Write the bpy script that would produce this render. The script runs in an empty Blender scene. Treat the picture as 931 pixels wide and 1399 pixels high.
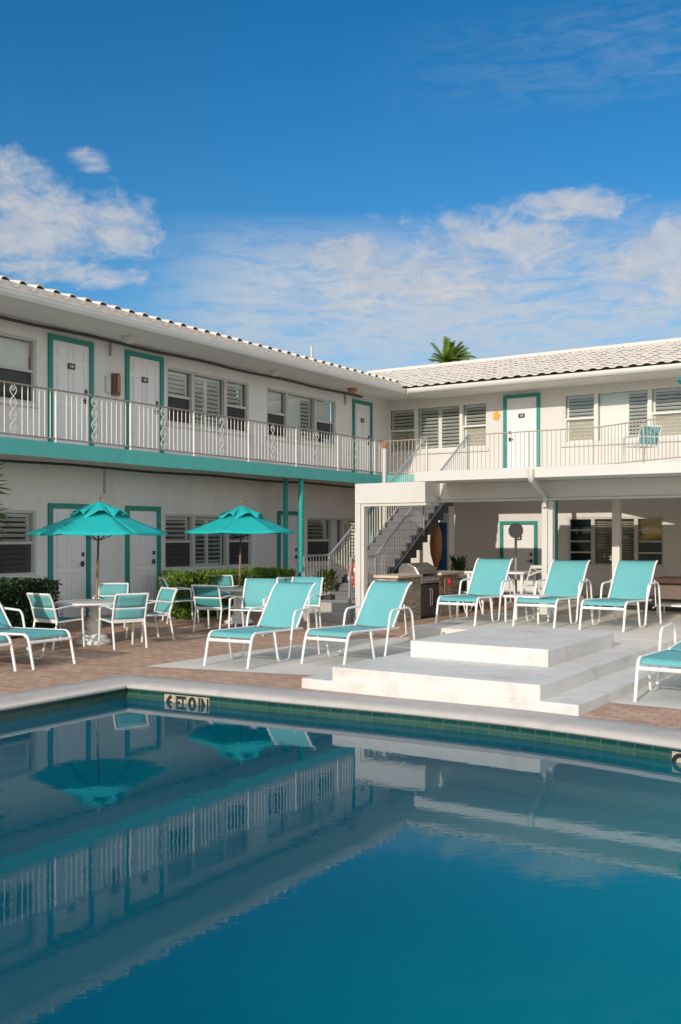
import bpy, bmesh, math, random
from mathutils import Vector, Matrix
from mathutils.geometry import tessellate_polygon
random.seed(7)
R = math.radians
sc = bpy.context.scene
COL = sc.collection
V = Vector

# ------------------------------------------------------------------ survey
F_PX, CX, HZ, EYE = 1340.0, 465.5, 731.0, 1.7
U = V((.5465, .8374, 0)).normalized()          # along the left wing, away from the viewer
W = V((U.y, -U.x, 0))                          # along the right wing, to the right
CL, CR = -13.9, 23.72                          # planes of the two facades
UP = V((0, 0, 1))
ANG_U = math.atan2(-U.x, U.y)                  # rotation that turns +Y into U

def ray(px, py):
    return V(((px-CX)/F_PX, 1, (HZ-py)/F_PX))
def on_z(px, py, z=0.0):
    d = ray(px, py); return V((0, 0, EYE)) + d*((z-EYE)/d.z)
def on_u(px, py, uu):
    d = ray(px, py); return V((0, 0, EYE)) + d*(uu/d.dot(U))
def on_w(px, py, ww):
    d = ray(px, py); return V((0, 0, EYE)) + d*(ww/d.dot(W))
def uw(u, w, z=0.0):
    return U*u + W*w + UP*z

class Frame:
    def __init__(s, side): s.side = side
    def p(s, a, o, z):
        return U*a + W*(CL+o) + UP*z if s.side == 'L' else W*a + U*(CR-o) + UP*z
    def px(s, px, py, o=0.0):
        if s.side == 'L':
            q = on_w(px, py, CL+o); return q.dot(U), q.z
        q = on_u(px, py, CR-o); return q.dot(W), q.z
FL, FR = Frame('L'), Frame('R')
class UWFrame:                                   # a = w, o = u
    def p(s, a, o, z): return uw(o, a, z)
FG = UWFrame()

# ------------------------------------------------------------------ materials
def newmat(name):
    m = bpy.data.materials.new(name); m.use_nodes = True
    nt = m.node_tree; b = nt.nodes['Principled BSDF']
    return m, nt, b
def N(nt, t, **kw):
    n = nt.nodes.new(t)
    for k, v in kw.items(): setattr(n, k, v)
    return n
def L(nt, a, b): nt.links.new(a, b)
def mixc(nt, fac, a, b, mode='MIX'):
    n = N(nt, 'ShaderNodeMix', data_type='RGBA', blend_type=mode)
    for s, v in ((n.inputs[0], fac), (n.inputs[6], a), (n.inputs[7], b)):
        if hasattr(v, 'is_linked'): L(nt, v, s)
        elif isinstance(v, (int, float)): s.default_value = v
        else: s.default_value = (*v, 1) if len(v) == 3 else v
    return n.outputs[2]
def ramp(nt, src, p0, p1, c0=(0, 0, 0, 1), c1=(1, 1, 1, 1)):
    n = N(nt, 'ShaderNodeValToRGB'); e = n.color_ramp.elements
    e[0].position, e[1].position = p0, p1; e[0].color, e[1].color = c0, c1
    L(nt, src, n.inputs[0]); return n.outputs[0]
def noise(nt, scale, detail=4, rough=.55, vec=None, dist=0):
    n = N(nt, 'ShaderNodeTexNoise'); n.inputs['Scale'].default_value = scale
    n.inputs['Detail'].default_value = detail; n.inputs['Roughness'].default_value = rough
    n.inputs['Distortion'].default_value = dist
    if vec is None: vec = N(nt, 'ShaderNodeTexCoord').outputs['Object']
    L(nt, vec, n.inputs['Vector']); return n.outputs['Fac']
def bump(nt, b, h, strength=.3, dist=.01):
    n = N(nt, 'ShaderNodeBump'); n.inputs['Strength'].default_value = strength
    n.inputs['Distance'].default_value = dist
    L(nt, h, n.inputs['Height']); L(nt, n.outputs[0], b.inputs['Normal'])

def surf(name, col, rough=.6, var=.12, scale=3.0, fine=60, bmp=.15, dirt=None, dirt_amt=.35, metal=0, dirt_lo=.52, stretch=None):
    """painted / plastered / rendered surface: slow tone drift, fine grain, optional dirt blotches"""
    m, nt, b = newmat(name)
    tc = N(nt, 'ShaderNodeTexCoord').outputs['Object']
    vec = tc
    if stretch:
        mp = N(nt, 'ShaderNodeMapping'); mp.inputs['Scale'].default_value = stretch
        L(nt, tc, mp.inputs['Vector']); vec = mp.outputs[0]
    n1 = noise(nt, scale, 5, .6, vec)
    lo = tuple(c*(1-var) for c in col); hi = tuple(min(.95, c*(1+var*.6)) for c in col)
    c = mixc(nt, n1, lo, hi)
    if dirt:
        n2 = noise(nt, scale*1.7, 8, .7, vec, .6)
        c = mixc(nt, ramp(nt, n2, dirt_lo, dirt_lo+.23, (0, 0, 0, 1), (dirt_amt,)*3+(1,)), c, dirt)
    L(nt, c, b.inputs['Base Color'])
    b.inputs['Roughness'].default_value = rough; b.inputs['Metallic'].default_value = metal
    if bmp: bump(nt, b, noise(nt, fine, 4, .6, tc), bmp, .004)
    return m

def fabric(name, col, transl=.0):
    m, nt, b = newmat(name)
    tc = N(nt, 'ShaderNodeTexCoord').outputs['Object']
    n1 = noise(nt, 4, 4, .6, tc); n2 = noise(nt, 160, 2, .5, tc)
    c = mixc(nt, n1, tuple(x*.85 for x in col), tuple(x*1.1 for x in col))
    c = mixc(nt, n2, c, tuple(x*.8 for x in col))
    L(nt, c, b.inputs['Base Color']); b.inputs['Roughness'].default_value = .75
    bump(nt, b, n2, .25, .002)
    if transl:
        t = N(nt, 'ShaderNodeBsdfTranslucent'); L(nt, c, t.inputs[0])
        mx = N(nt, 'ShaderNodeMixShader'); mx.inputs[0].default_value = transl
        L(nt, b.outputs[0], mx.inputs[1]); L(nt, t.outputs[0], mx.inputs[2])
        L(nt, mx.outputs[0], nt.nodes['Material Output'].inputs[0])
    return m

def brickmat(name, c1, c2, mort, bw, bh, gap, rot=0.0, rough=.8, bmp=.4, uv=False, offset=.5, var=.3, nscale=2.0):
    m, nt, b = newmat(name)
    t = N(nt, 'ShaderNodeTexCoord'); vec = t.outputs['UV' if uv else 'Object']
    mp = N(nt, 'ShaderNodeMapping'); mp.inputs['Rotation'].default_value = (0, 0, rot)
    L(nt, vec, mp.inputs['Vector'])
    k = N(nt, 'ShaderNodeTexBrick'); k.offset = offset
    L(nt, mp.outputs[0], k.inputs['Vector'])
    k.inputs['Color1'].default_value = (*c1, 1); k.inputs['Color2'].default_value = (*c2, 1)
    k.inputs['Mortar'].default_value = (*mort, 1); k.inputs['Scale'].default_value = 1
    k.inputs['Mortar Size'].default_value = gap; k.inputs['Brick Width'].default_value = bw
    k.inputs['Row Height'].default_value = bh; k.inputs['Bias'].default_value = 0
    n1 = noise(nt, nscale, 6, .65, t.outputs['Object'])
    dk = mixc(nt, n1, (1-var,)*3, (1+var*.5,)*3)
    c = mixc(nt, 1.0, k.outputs['Color'], dk, 'MULTIPLY')
    L(nt, c, b.inputs['Base Color']); b.inputs['Roughness'].default_value = rough
    inv = N(nt, 'ShaderNodeMath', operation='SUBTRACT'); inv.inputs[0].default_value = 1
    L(nt, k.outputs['Fac'], inv.inputs[1]); bump(nt, b, inv.outputs[0], bmp, .006)
    return m

M = {}
M['stucco'] = surf('white_stucco', (.72, .70, .67), .85, .10, .9, 30, .5, (.45, .42, .37), .35, stretch=(1, 1, .4), dirt_lo=.48)
M['stucco_sun'] = surf('sunlit_wing_stucco', (.64, .615, .58), .85, .06, 1.2, 45, .35, (.55, .52, .46), .18)  # sunlit wing's copy of the white stucco, colour lowered for the sun
M['trim'] = surf('white_trim_paint', (.62, .60, .565), .5, .08, 2.5, 50, .08, (.45, .42, .36), .2)
M['soffit'] = surf('soffit_paint', (.70, .675, .63), .7, .08, 2, 50, .1)
M['white_metal'] = surf('white_powder_coated_metal', (.80, .78, .75), .35, .05, 6, 80, .03)
M['rail_metal'] = surf('cream_rail_paint', (.74, .70, .62), .5, .12, 8, 70, .1, (.30, .22, .15), .35)
M['rail_tan'] = surf('dark_tan_rail', (.40, .345, .29), .5, .12, 8, 70, .1)  # darker tan than the left wing balusters
M['rail_top'] = surf('worn_brown_rail', (.30, .25, .21), .55, .2, 8, 70, .1)
M['rail_grey'] = surf('grey_stair_rail', (.30, .30, .31), .5, .2, 8, 70, .1)
M['teal'] = surf('teal_band_paint', (.085, .43, .38), .6, .22, 3.5, 40, .2, (.10, .36, .33), .5, stretch=(1, 1, .35))
M['teal_frame'] = surf('teal_frame_paint', (.012, .235, .195), .5, .1, 4, 60, .05)
M['teal_post'] = surf('teal_post_paint', (.01, .33, .29), .45, .1, 4, 60, .05)
M['door'] = surf('white_door_paint', (.76, .74, .73), .45, .04, 2, 60, .04)
M['sling'] = fabric('aqua_sling_fabric', (.17, .53, .55), .15)
M['sling_shaded'] = fabric('shade_darkened_aqua_sling', (.05, .30, .31), .08)  # aqua sling darkened in colour for chairs standing in shade
M['canvas'] = fabric('turquoise_canvas', (.02, .68, .67), .35)
M['tile'] = surf('cream_roof_tile', (.70, .635, .56), .8, .12, 5, 40, .3, (.5, .42, .34), .3)
M['brick'] = brickmat('red_brick_pavers', (.60, .38, .265), (.45, .265, .18), (.30, .23, .17), .21, .105, .009, R(33.1), .85, .4, var=.35)
M['pool_tile'] = brickmat('pool_wall_tile', (.018, .075, .06), (.04, .095, .065), (.05, .11, .09), .155, .06, .006, 0, .25, .1, True, .0, .25, 1)
M['concrete'] = surf('pale_concrete', (.64, .60, .54), .9, .12, 1.6, 60, .3, (.30, .27, .23), .35)
M['coping'] = surf('coping_concrete', (.47, .44, .41), .8, .2, 3.0, 60, .35, (.28, .25, .22), .55)
M['white_step'] = surf('white_painted_step', (.66, .64, .61), .6, .10, 1.3, 30, .35, (.40, .36, .30), .55, dirt_lo=.46)
M['terrace'] = surf('terrace_concrete', (.68, .63, .56), .85, .1, 1.8, 60, .25, (.36, .32, .27), .3)
M['tile_row'] = brickmat('dark_green_tile_row', (.003, .04, .036), (.006, .055, .048), (.05, .11, .09), .155, .06, .005, 0, .2, .1, True, .0, .25, 1)
M['stone'] = brickmat('stacked_ledge_stone', (.60, .54, .44), (.34, .30, .24), (.07, .06, .05), .2, .035, .004, 0, .9, .8, True, .37, .5, 6)
M['counter'] = surf('beige_counter', (.62, .53, .42), .4, .1, 8, 60, .05)
M['steel'] = surf('brushed_steel', (.55, .53, .50), .3, .1, 4, 80, .03, metal=.9)
M['black'] = surf('black_enamel', (.02, .02, .02), .35, .1, 4, 60, .03)
M['dark'] = surf('dark_grey_plastic', (.045, .045, .05), .5, .15, 4, 60, .05)
M['cable'] = surf('dark_cable', (.05, .045, .04), .6, .1)
M['stair_dark'] = surf('shade_darkened_stair_paint', (.06, .06, .07), .8, .2, 3, 50, .2)  # stair underside and stringers, shade put into the paint colour
M['stair_tread'] = surf('shade_darkened_grey_tread', (.17, .165, .165), .85, .2, 3, 50, .2)  # grey treads, darkened in colour to stand in for shade on the stair
M['stair_edge'] = surf('grey_stair_side', (.42, .40, .37), .8, .15, 3, 50, .2)
M['wood_dark'] = surf('dark_red_wood', (.07, .028, .02), .4, .25, 4, 60, .05)
M['cabinet'] = surf('brown_panel', (.16, .115, .09), .6, .2, 3, 60, .05)
M['wood_pole'] = surf('varnished_pole', (.26, .17, .10), .45, .2, 6, 60, .05)
M['pole_dark'] = surf('bronze_pole', (.04, .035, .03), .4, .1, 6, 60, .03)
M['orange'] = surf('orange_ring_vinyl', (.55, .13, .05), .5, .12, 5, 60, .05)
M['red'] = surf('red_mitt', (.55, .02, .02), .6, .1)
M['yellow'] = surf('yellow_orange_plaque', (.70, .36, .03), .5, .1)
M['terracotta'] = surf('terracotta_lamp', (.45, .20, .10), .6, .2)
M['blue'] = surf('blue_board', (.02, .09, .22), .4, .15)
M['tan'] = surf('tan_fabric', (.42, .20, .08), .8, .2)
M['plaque'] = surf('dark_plaque', (.03, .035, .04), .4, .05)
M['ink'] = surf('black_ink', (.012, .012, .012), .5, .02)
M['marker'] = surf('cream_marker_tile', (.44, .38, .29), .3, .08, 6)
M['slat'] = surf('white_shutter', (.80, .79, .76), .5, .05, 4, 60, .03)
M['slat_tan'] = surf('tan_blind', (.50, .43, .34), .6, .08, 4, 60, .03)
M['win_frame'] = surf('aluminium_window_frame', (.50, .49, .46), .4, .1, 4, 60, .04)
M['win_frame_w'] = surf('pale_window_frame', (.68, .66, .61), .45, .06, 4, 60, .04)
M['room'] = surf('unlit_room_dark', (.035, .033, .03), .9, .2, 2, 50, 0)
M['screen'] = surf('insect_screen', (.11, .11, .11), .8, .1, 4, 90, .05)
M['reflection_sheet'] = surf('reflection_sheet_green', (.05, .085, .025), .9, .4, 1.5, 90, .5)
M['trunk'] = surf('palm_trunk', (.17, .13, .09), .9, .3, 4, 40, .6)

def leafmat(name, c1, c2, tr=.25):
    m, nt, b = newmat(name)
    oi = N(nt, 'ShaderNodeTexCoord').outputs['Object']
    n = noise(nt, 5, 3, .6, oi)
    c = mixc(nt, ramp(nt, n, .35, .65), c1, c2)
    L(nt, c, b.inputs['Base Color']); b.inputs['Roughness'].default_value = .45
    t = N(nt, 'ShaderNodeBsdfTranslucent'); L(nt, c, t.inputs[0])
    mx = N(nt, 'ShaderNodeMixShader'); mx.inputs[0].default_value = tr
    L(nt, b.outputs[0], mx.inputs[1]); L(nt, t.outputs[0], mx.inputs[2])
    L(nt, mx.outputs[0], nt.nodes['Material Output'].inputs[0])
    return m
M['hedge'] = leafmat('boxwood_leaf', (.07, .15, .02), (.25, .36, .05))
M['hedge_dark'] = leafmat('shade_darkened_hedge_leaf', (.015, .04, .012), (.035, .08, .02))  # leaf colour darkened for the shade over the left hedge
M['palm'] = leafmat('palm_leaf', (.10, .20, .035), (.26, .36, .07))
M['yucca'] = leafmat('yucca_leaf', (.02, .06, .02), (.07, .13, .04))
M['croton'] = leafmat('variegated_leaf', (.05, .12, .02), (.30, .32, .06))

def glassmat():
    m, nt, b = newmat('window_glass')
    tr = N(nt, 'ShaderNodeBsdfTransparent'); tr.inputs[0].default_value = (.92, .95, .93, 1)
    gl = N(nt, 'ShaderNodeBsdfGlossy'); gl.inputs['Roughness'].default_value = .03
    gl.inputs['Color'].default_value = (.9, .95, .95, 1)
    bp = N(nt, 'ShaderNodeBump'); bp.inputs['Strength'].default_value = .06; bp.inputs['Distance'].default_value = .02
    L(nt, noise(nt, 1.5, 2), bp.inputs['Height']); L(nt, bp.outputs[0], gl.inputs['Normal'])
    fr = N(nt, 'ShaderNodeFresnel'); fr.inputs[0].default_value = 1.4
    mul = N(nt, 'ShaderNodeMath', operation='MULTIPLY_ADD'); mul.use_clamp = True
    mul.inputs[1].default_value = 1.1; mul.inputs[2].default_value = .02
    L(nt, fr.outputs[0], mul.inputs[0])
    mx = N(nt, 'ShaderNodeMixShader'); L(nt, mul.outputs[0], mx.inputs[0])
    L(nt, tr.outputs[0], mx.inputs[1]); L(nt, gl.outputs[0], mx.inputs[2])
    L(nt, mx.outputs[0], nt.nodes['Material Output'].inputs[0])
    return m
M['glass'] = glassmat()

def watermat():
    m, nt, b = newmat('pool_water')
    tc = N(nt, 'ShaderNodeTexCoord').outputs['Object']
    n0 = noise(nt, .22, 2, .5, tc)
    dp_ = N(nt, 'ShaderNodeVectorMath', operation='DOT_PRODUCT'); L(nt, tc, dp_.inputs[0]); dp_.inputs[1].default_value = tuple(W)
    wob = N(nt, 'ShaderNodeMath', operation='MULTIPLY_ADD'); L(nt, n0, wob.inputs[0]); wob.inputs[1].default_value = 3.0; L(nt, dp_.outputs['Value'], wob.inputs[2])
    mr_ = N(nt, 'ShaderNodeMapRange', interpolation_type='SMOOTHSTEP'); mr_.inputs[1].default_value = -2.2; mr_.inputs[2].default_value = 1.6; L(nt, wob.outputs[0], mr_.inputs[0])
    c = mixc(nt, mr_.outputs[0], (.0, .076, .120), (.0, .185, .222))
    L(nt, c, b.inputs['Base Color'])
    b.inputs['Roughness'].default_value = .0; b.inputs['IOR'].default_value = 1.30
    mp = N(nt, 'ShaderNodeMapping'); mp.inputs['Rotation'].default_value = (0, 0, R(10)); mp.inputs['Scale'].default_value = (1, 1.8, 1)
    L(nt, tc, mp.inputs['Vector'])
    a = noise(nt, 5.0, 3, .5, mp.outputs[0], .4); d = noise(nt, .8, 2, .5, mp.outputs[0])
    d2 = N(nt, 'ShaderNodeMath', operation='MULTIPLY'); d2.inputs[1].default_value = .45; L(nt, d, d2.inputs[0])
    e_ = noise(nt, 17.0, 2, .5, mp.outputs[0], .6)
    s0 = N(nt, 'ShaderNodeMath', operation='MULTIPLY_ADD'); s0.inputs[1].default_value = .05; L(nt, e_, s0.inputs[0]); L(nt, d2.outputs[0], s0.inputs[2])
    s = N(nt, 'ShaderNodeMath', operation='MULTIPLY_ADD'); s.inputs[1].default_value = .15
    L(nt, a, s.inputs[0]); L(nt, s0.outputs[0], s.inputs[2])
    bump(nt, b, s.outputs[0], .06, .03)
    return m
M['water'] = watermat()

# ------------------------------------------------------------------ mesh helpers
class MB:
    def __init__(s): s.v = []; s.f = []; s.uv = {}
    def add(s, vs, fs):
        n = len(s.v); s.v += [V(x) for x in vs]; s.f += [tuple(i+n for i in f) for f in fs]; return s
    def box(s, x0, x1, y0, y1, z0, z1, fr=None, mat=None):
        P = []
        for z in (z0, z1):
            for a, o in ((x0, y0), (x1, y0), (x1, y1), (x0, y1)):
                q = fr.p(a, o, z) if fr else V((a, o, z))
                P.append(mat @ q if mat else q)
        return s.add(P, [(0, 3, 2, 1), (4, 5, 6, 7), (0, 1, 5, 4), (1, 2, 6, 5), (2, 3, 7, 6), (3, 0, 4, 7)])
    def quad(s, a, b, c, d): return s.add([a, b, c, d], [(0, 1, 2, 3)])
    def tube(s, pts, r, n=8, flat=None, closed=False):
        pts = [V(p) for p in pts]
        k = len(pts); rings = []
        prev = None
        for i, p in enumerate(pts):
            if closed: t = pts[(i+1) % k] - pts[i-1]
            elif i == 0: t = pts[1]-pts[0]
            elif i == k-1: t = pts[-1]-pts[-2]
            else: t = (pts[i+1]-p).normalized() + (p-pts[i-1]).normalized()
            if t.length < 1e-9: t = V((0, 0, 1))
            t.normalize()
            if prev is None:
                ref = UP if abs(t.z) < .9 else V((1, 0, 0))
                nx = t.cross(ref).normalized()
            else:
                nx = (prev - t*prev.dot(t)).normalized()
            prev = nx; ny = t.cross(nx)
            rr = r[i] if isinstance(r, (list, tuple)) else r
            ring = []
            for j in range(n):
                a = 2*math.pi*j/n + (math.pi/4 if n == 4 else 0)
                ring.append(p + nx*(math.cos(a)*rr) + ny*(math.sin(a)*rr*(flat or 1)))
            rings.append(ring)
        base = len(s.v)
        for rg in rings: s.v += rg
        m = k if closed else k-1
        for i in range(m):
            for j in range(n):
                a = base+i*n+j; b = base+i*n+(j+1) % n
                c = base+((i+1) % k)*n+(j+1) % n; d = base+((i+1) % k)*n+j
                s.f.append((a, b, c, d))
        if not closed:
            s.f.append(tuple(base+j for j in reversed(range(n))))
            s.f.append(tuple(base+(k-1)*n+j for j in range(n)))
        return s
    def lathe(s, prof, cx=0, cy=0, n=24, cz=0):
        base = len(s.v)
        for r, z in prof:
            for j in range(n):
                a = 2*math.pi*j/n; s.v.append(V((cx+r*math.cos(a), cy+r*math.sin(a), cz+z)))
        for i in range(len(prof)-1):
            for j in range(n):
                s.f.append((base+i*n+j, base+i*n+(j+1) % n, base+(i+1)*n+(j+1) % n, base+(i+1)*n+j))
        s.f.append(tuple(base+j for j in reversed(range(n))))
        s.f.append(tuple(base+(len(prof)-1)*n+j for j in range(n)))
        return s
    def sheet(s, fn, nu, nv, thick=0.0):
        base = len(s.v)
        for i in range(nu+1):
            for j in range(nv+1): s.v.append(V(fn(i/nu, j/nv)))
        for i in range(nu):
            for j in range(nv):
                a = base+i*(nv+1)+j; s.f.append((a, a+1, a+nv+2, a+nv+1))
        return s
    def build(s, name, mat, parent=None, smooth=None, bevel=0, world=False, solid=0, uvs=None, recalc=True):
        me = bpy.data.meshes.new(name); me.from_pydata([tuple(v) for v in s.v], [], s.f); me.validate(); me.update()
        if recalc:
            bm = bmesh.new(); bm.from_mesh(me); bmesh.ops.recalc_face_normals(bm, faces=bm.faces); bm.to_mesh(me); bm.free()
        if uvs:
            lay = me.uv_layers.new(name='UVMap')
            for lp in me.loops: lay.data[lp.index].uv = uvs(me.vertices[lp.vertex_index].co, lp.vertex_index)
        if smooth is not None:
            me.shade_smooth(); me.set_sharp_from_angle(angle=R(smooth))
        me.materials.append(mat)
        o = bpy.data.objects.new(name, me); COL.objects.link(o)
        if parent:
            o.parent = parent
            if world: o.matrix_parent_inverse = world_inv(parent)
        if bevel:
            b = o.modifiers.new('bevel', 'BEVEL'); b.width = bevel; b.segments = 2; b.limit_method = 'ANGLE'
        if solid:
            b = o.modifiers.new('solid', 'SOLIDIFY'); b.thickness = solid; b.offset = 0
        return o
def world_inv(o):
    m = Matrix.Identity(4)
    while o:
        b = Matrix.Translation(o.location) @ o.rotation_euler.to_matrix().to_4x4()
        m = (o.matrix_parent_inverse @ b if o.parent else b) @ m if False else (o.matrix_parent_inverse @ b) @ m
        o = o.parent
    return m.inverted()

def fillet(pts, rad, seg=4):
    pts = [V(p) for p in pts]; out = [pts[0]]
    for i in range(1, len(pts)-1):
        a, b, c = pts[i-1], pts[i], pts[i+1]
        d1, d2 = (a-b), (c-b); r = min(rad, d1.length*.49, d2.length*.49)
        p0, p1 = b+d1.normalized()*r, b+d2.normalized()*r
        for k in range(seg+1):
            t = k/seg; out.append(p0*(1-t)**2 + b*2*t*(1-t) + p1*t*t)
    out.append(pts[-1]); return out

def thing(name, label, cat, loc=(0, 0, 0), rz=0.0, group=None):
    o = bpy.data.objects.new(name, None); COL.objects.link(o)
    o.location = loc; o.rotation_euler = (0, 0, rz); o.empty_display_size = .2
    o['label'] = label; o['category'] = cat
    if group: o['group'] = group
    return o
def tag(o, label, cat, group=None):
    o['label'] = label; o['category'] = cat
    if group: o['group'] = group
    return o
def struct(o): o['kind'] = 'structure'; return o
def dup(root, loc, rz, label, group=None):
    r = root.copy(); COL.objects.link(r); r.location = loc; r.rotation_euler = (0, 0, rz); r['label'] = label
    if group: r['group'] = group
    def rec(src, dst):
        for ch in list(src.children):
            c = ch.copy(); COL.objects.link(c); c.parent = dst; rec(ch, c)
    rec(root, r)
    return r

# ------------------------------------------------------------------ ground, pool
lip_px = [(174, 936), (290, 946.5), (400, 957), (545, 970), (685, 984.5), (800, 999), (931, 1018)]
lip = [on_z(x, y, -.015) for x, y in lip_px]
corner = lip[0]
dense = []
for a, b in zip(lip, lip[1:]):
    for k in range(6): dense.append(a.lerp(b, k/6))
for _ in range(3):                                   # relax the traced arc, ends kept
    dense = [dense[0]] + [(dense[i-1]+dense[i]*2+dense[i+1])/4 for i in range(1, len(dense)-1)] + [dense[-1]]
tail = [lip[-1], V((3.55, 7.05, 0)), V((4.2, 6.1, 0)), V((4.7, 4.9, 0)), V((4.9, 3.5, 0)), V((4.7, 1.9, 0)), V((4.2, .9, 0)), V((2.5, .45, 0)), V((-3, .45, 0))]
pool = dense + tail + [corner - U*12.2]
pool = [V((p.x, p.y, 0)) for p in pool]
def offset(poly, d):
    out = []
    n = len(poly)
    ar = sum(poly[i].x*poly[(i+1) % n].y-poly[(i+1) % n].x*poly[i].y for i in range(n))
    sg = 1 if ar > 0 else -1
    for i in range(n):
        a, b, c = poly[i-1], poly[i], poly[(i+1) % n]
        n1 = V(((b-a).y, -(b-a).x, 0)).normalized()*sg; n2 = V(((c-b).y, -(c-b).x, 0)).normalized()*sg
        m = n1+n2; m = m/max(.35, m.dot(n1)) if m.length > 1e-6 else n1
        out.append(b+m*d)
    return out
def band(profile, poly, name, mat, uv=False, smooth=40):
    m = MB(); n = len(poly); rings = [[p+V((0, 0, z)) for p in offset(poly, d)] for d, z in profile]
    for rg in rings: m.v += rg
    for k in range(len(rings)-1):
        for i in range(n):
            j = (i+1) % n; m.f.append((k*n+i, k*n+j, (k+1)*n+j, (k+1)*n+i))
    acc = [0]
    for i in range(1, n): acc.append(acc[-1]+(poly[i]-poly[i-1]).length)
    return struct(m.build(name, mat, smooth=smooth, uvs=(lambda co, vi: (acc[vi % n], co.z)) if uv else None))
ROUND = [(.02, -.06), (.0, -.045), (.0, -.03), (.008, -.012), (.03, 0), (.07, .012), (.12, .016), (.30, .014), (.50, .012), (.52, .0), (.52, -.02)]
band(ROUND, pool, 'pool_coping', M['coping'])
band([(.03, -.07), (.03, -1.7)], pool, 'pool_wall', M['pool_tile'], True)
band([(.027, -.058), (.027, -.098)], pool, 'tile_row', M['tile_row'], True)
WZ = -.165
wp = offset(pool, .028)
tri = tessellate_polygon([[V((p.x, p.y, 0)) for p in wp]])
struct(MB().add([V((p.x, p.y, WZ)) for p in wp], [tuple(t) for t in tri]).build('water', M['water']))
struct(MB().add([V((p.x, p.y, -1.7)) for p in wp], [tuple(t) for t in tri]).build('pool_floor', M['pool_tile']))
hole = offset(pool, .5)
G = 900
outer = [V((-G, -G, 0)), V((G, -G, 0)), V((G, G, 0)), V((-G, G, 0))]
tri = tessellate_polygon([outer, hole])
allv = outer+hole
struct(MB().add([V((p.x, p.y, 0)) for p in allv], [tuple(t) for t in tri]).build('pool_deck', M['brick']))
# pale concrete pads let into the bricks
def padpoly(pts, name, z=.004, mat='concrete'):
    tr = tessellate_polygon([[V((p.x, p.y, 0)) for p in pts]])
    return struct(MB().add([V((p.x, p.y, z)) for p in pts], [tuple(t) for t in tr]).build(name, M[mat]))
padpoly([on_z(198, 911), on_z(411, 922.5), on_z(560, 930), on_z(640, 900), on_z(640, 868), on_z(470, 874), on_z(330, 891)], 'pad')
padpoly([uw(9.8, -3.13), uw(9.8, 6), uw(22, 6), uw(22, -3.6), uw(10.5, -3.6)], 'pad')
# walkways ramping up to the two facades
m = MB()
m.quad(FL.p(-2, 0, .19), FL.p(24, 0, .19), FL.p(24, 2.3, .005), FL.p(-2, 2.3, .005)).build('walkway', M['brick'])['kind'] = 'structure'
m = MB()
m.quad(FR.p(-13.9, 0, .18), FR.p(-7.4, 0, .18), FR.p(-7.4, 1.6, .006), FR.p(-13.9, 1.6, .006)).build('walkway', M['brick'])['kind'] = 'structure'

# white stepped platform and the terrace behind it
o = MB().box(-6.33, -3.15, 8.9, 15.5, -.02, .11, FG).build('platform_step', M['white_step'], bevel=.012); struct(o)
o = MB().box(-5.94, -3.54, 8.93, 12.5, .05, .26, FG).build('platform_step', M['white_step'], bevel=.012); struct(o)
o = MB().box(-5.67, -3.95, 10.2, 12.5, .2, .45, FG).build('platform_step', M['white_step'], bevel=.012); struct(o)
m = MB()
m.box(-7.55, -3.54, 13.55, 23.70, -.02, .262, FG); m.box(-5.94, -3.54, 12.5, 13.55, .0, .2595, FG)
struct(m.build('terrace', M['terrace'], bevel=.008))

# depth marker tiles on the pool wall
def text_mesh(txt, size):
    cu = bpy.data.curves.new('marker_text', 'FONT'); cu.body = txt; cu.size = size; cu.align_x = 'CENTER'; cu.extrude = .0012; cu.offset = .008
    ob = bpy.data.objects.new('marker_text', cu); COL.objects.link(ob)
    dg = bpy.context.evaluated_depsgraph_get(); dg.update()
    me = bpy.data.meshes.new_from_object(ob.evaluated_get(dg))
    vs = [v.co.copy() for v in me.vertices]; fs = [tuple(p.vertices) for p in me.polygons]
    bpy.data.objects.remove(ob); return vs, fs
def marker(px0, px1, words, label, black_first=False):
    wallp = offset(pool, .03)
    def hit(px):
        d = ray(px, 950); best = None
        for i in range(len(dense)+3):
            a, b = wallp[i], wallp[i+1]
            e = b-a; den = d.x*e.y-d.y*e.x
            if abs(den) < 1e-9: continue
            t = (a.x*e.y-a.y*e.x)/den; s_ = (a.x*d.y-a.y*d.x)/den
            if -1e-4 <= s_ <= 1.0001 and t > 0 and (best is None or t < best[0]): best = (t, V((d.x*t, d.y*t, 0)))
        return best[1] if best else V((d.x*8, d.y*8, 0))
    A, B = hit(px0), hit(px1); e = (B-A).normalized(); nrm = V((e.y, -e.x, 0))
    if nrm.y > 0: nrm = -nrm
    root = thing('depth_marker', label, 'depth marker', A+V((0, 0, WZ)))
    wid = (B-A).length; n = len(words); tw = wid/n
    for k, wd in enumerate(words):
        q0 = A+e*(tw*k+.003); q1 = A+e*(tw*(k+1)-.003)
        zt, zb = -.080, -.26
        t = MB().add([q0+UP*zb+nrm*.001, q1+UP*zb+nrm*.001, q1+UP*zt+nrm*.001, q0+UP*zt+nrm*.001, q0+UP*zb+nrm*.007, q1+UP*zb+nrm*.007, q1+UP*zt+nrm*.007, q0+UP*zt+nrm*.007],
                     [(0, 1, 2, 3), (4, 5, 6, 7), (0, 1, 5, 4), (1, 2, 6, 5), (2, 3, 7, 6), (3, 0, 4, 7)]).build('tile', M['marker'], root, world=True)
        vs, fs = text_mesh(wd, .215)
        sx = .85*tw/ (max(v.x for v in vs)-min(v.x for v in vs)) if len(wd) > 1 else 1
        sx = min(sx, 1)
        mid = (q0+q1)/2
        vv = [mid + e*(v.x*sx) + UP*(-.243+v.y) + nrm*(.0095+v.z) for v in vs]
        MB().add(vv, fs).build('lettering', M['ink'], t, world=True)
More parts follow.
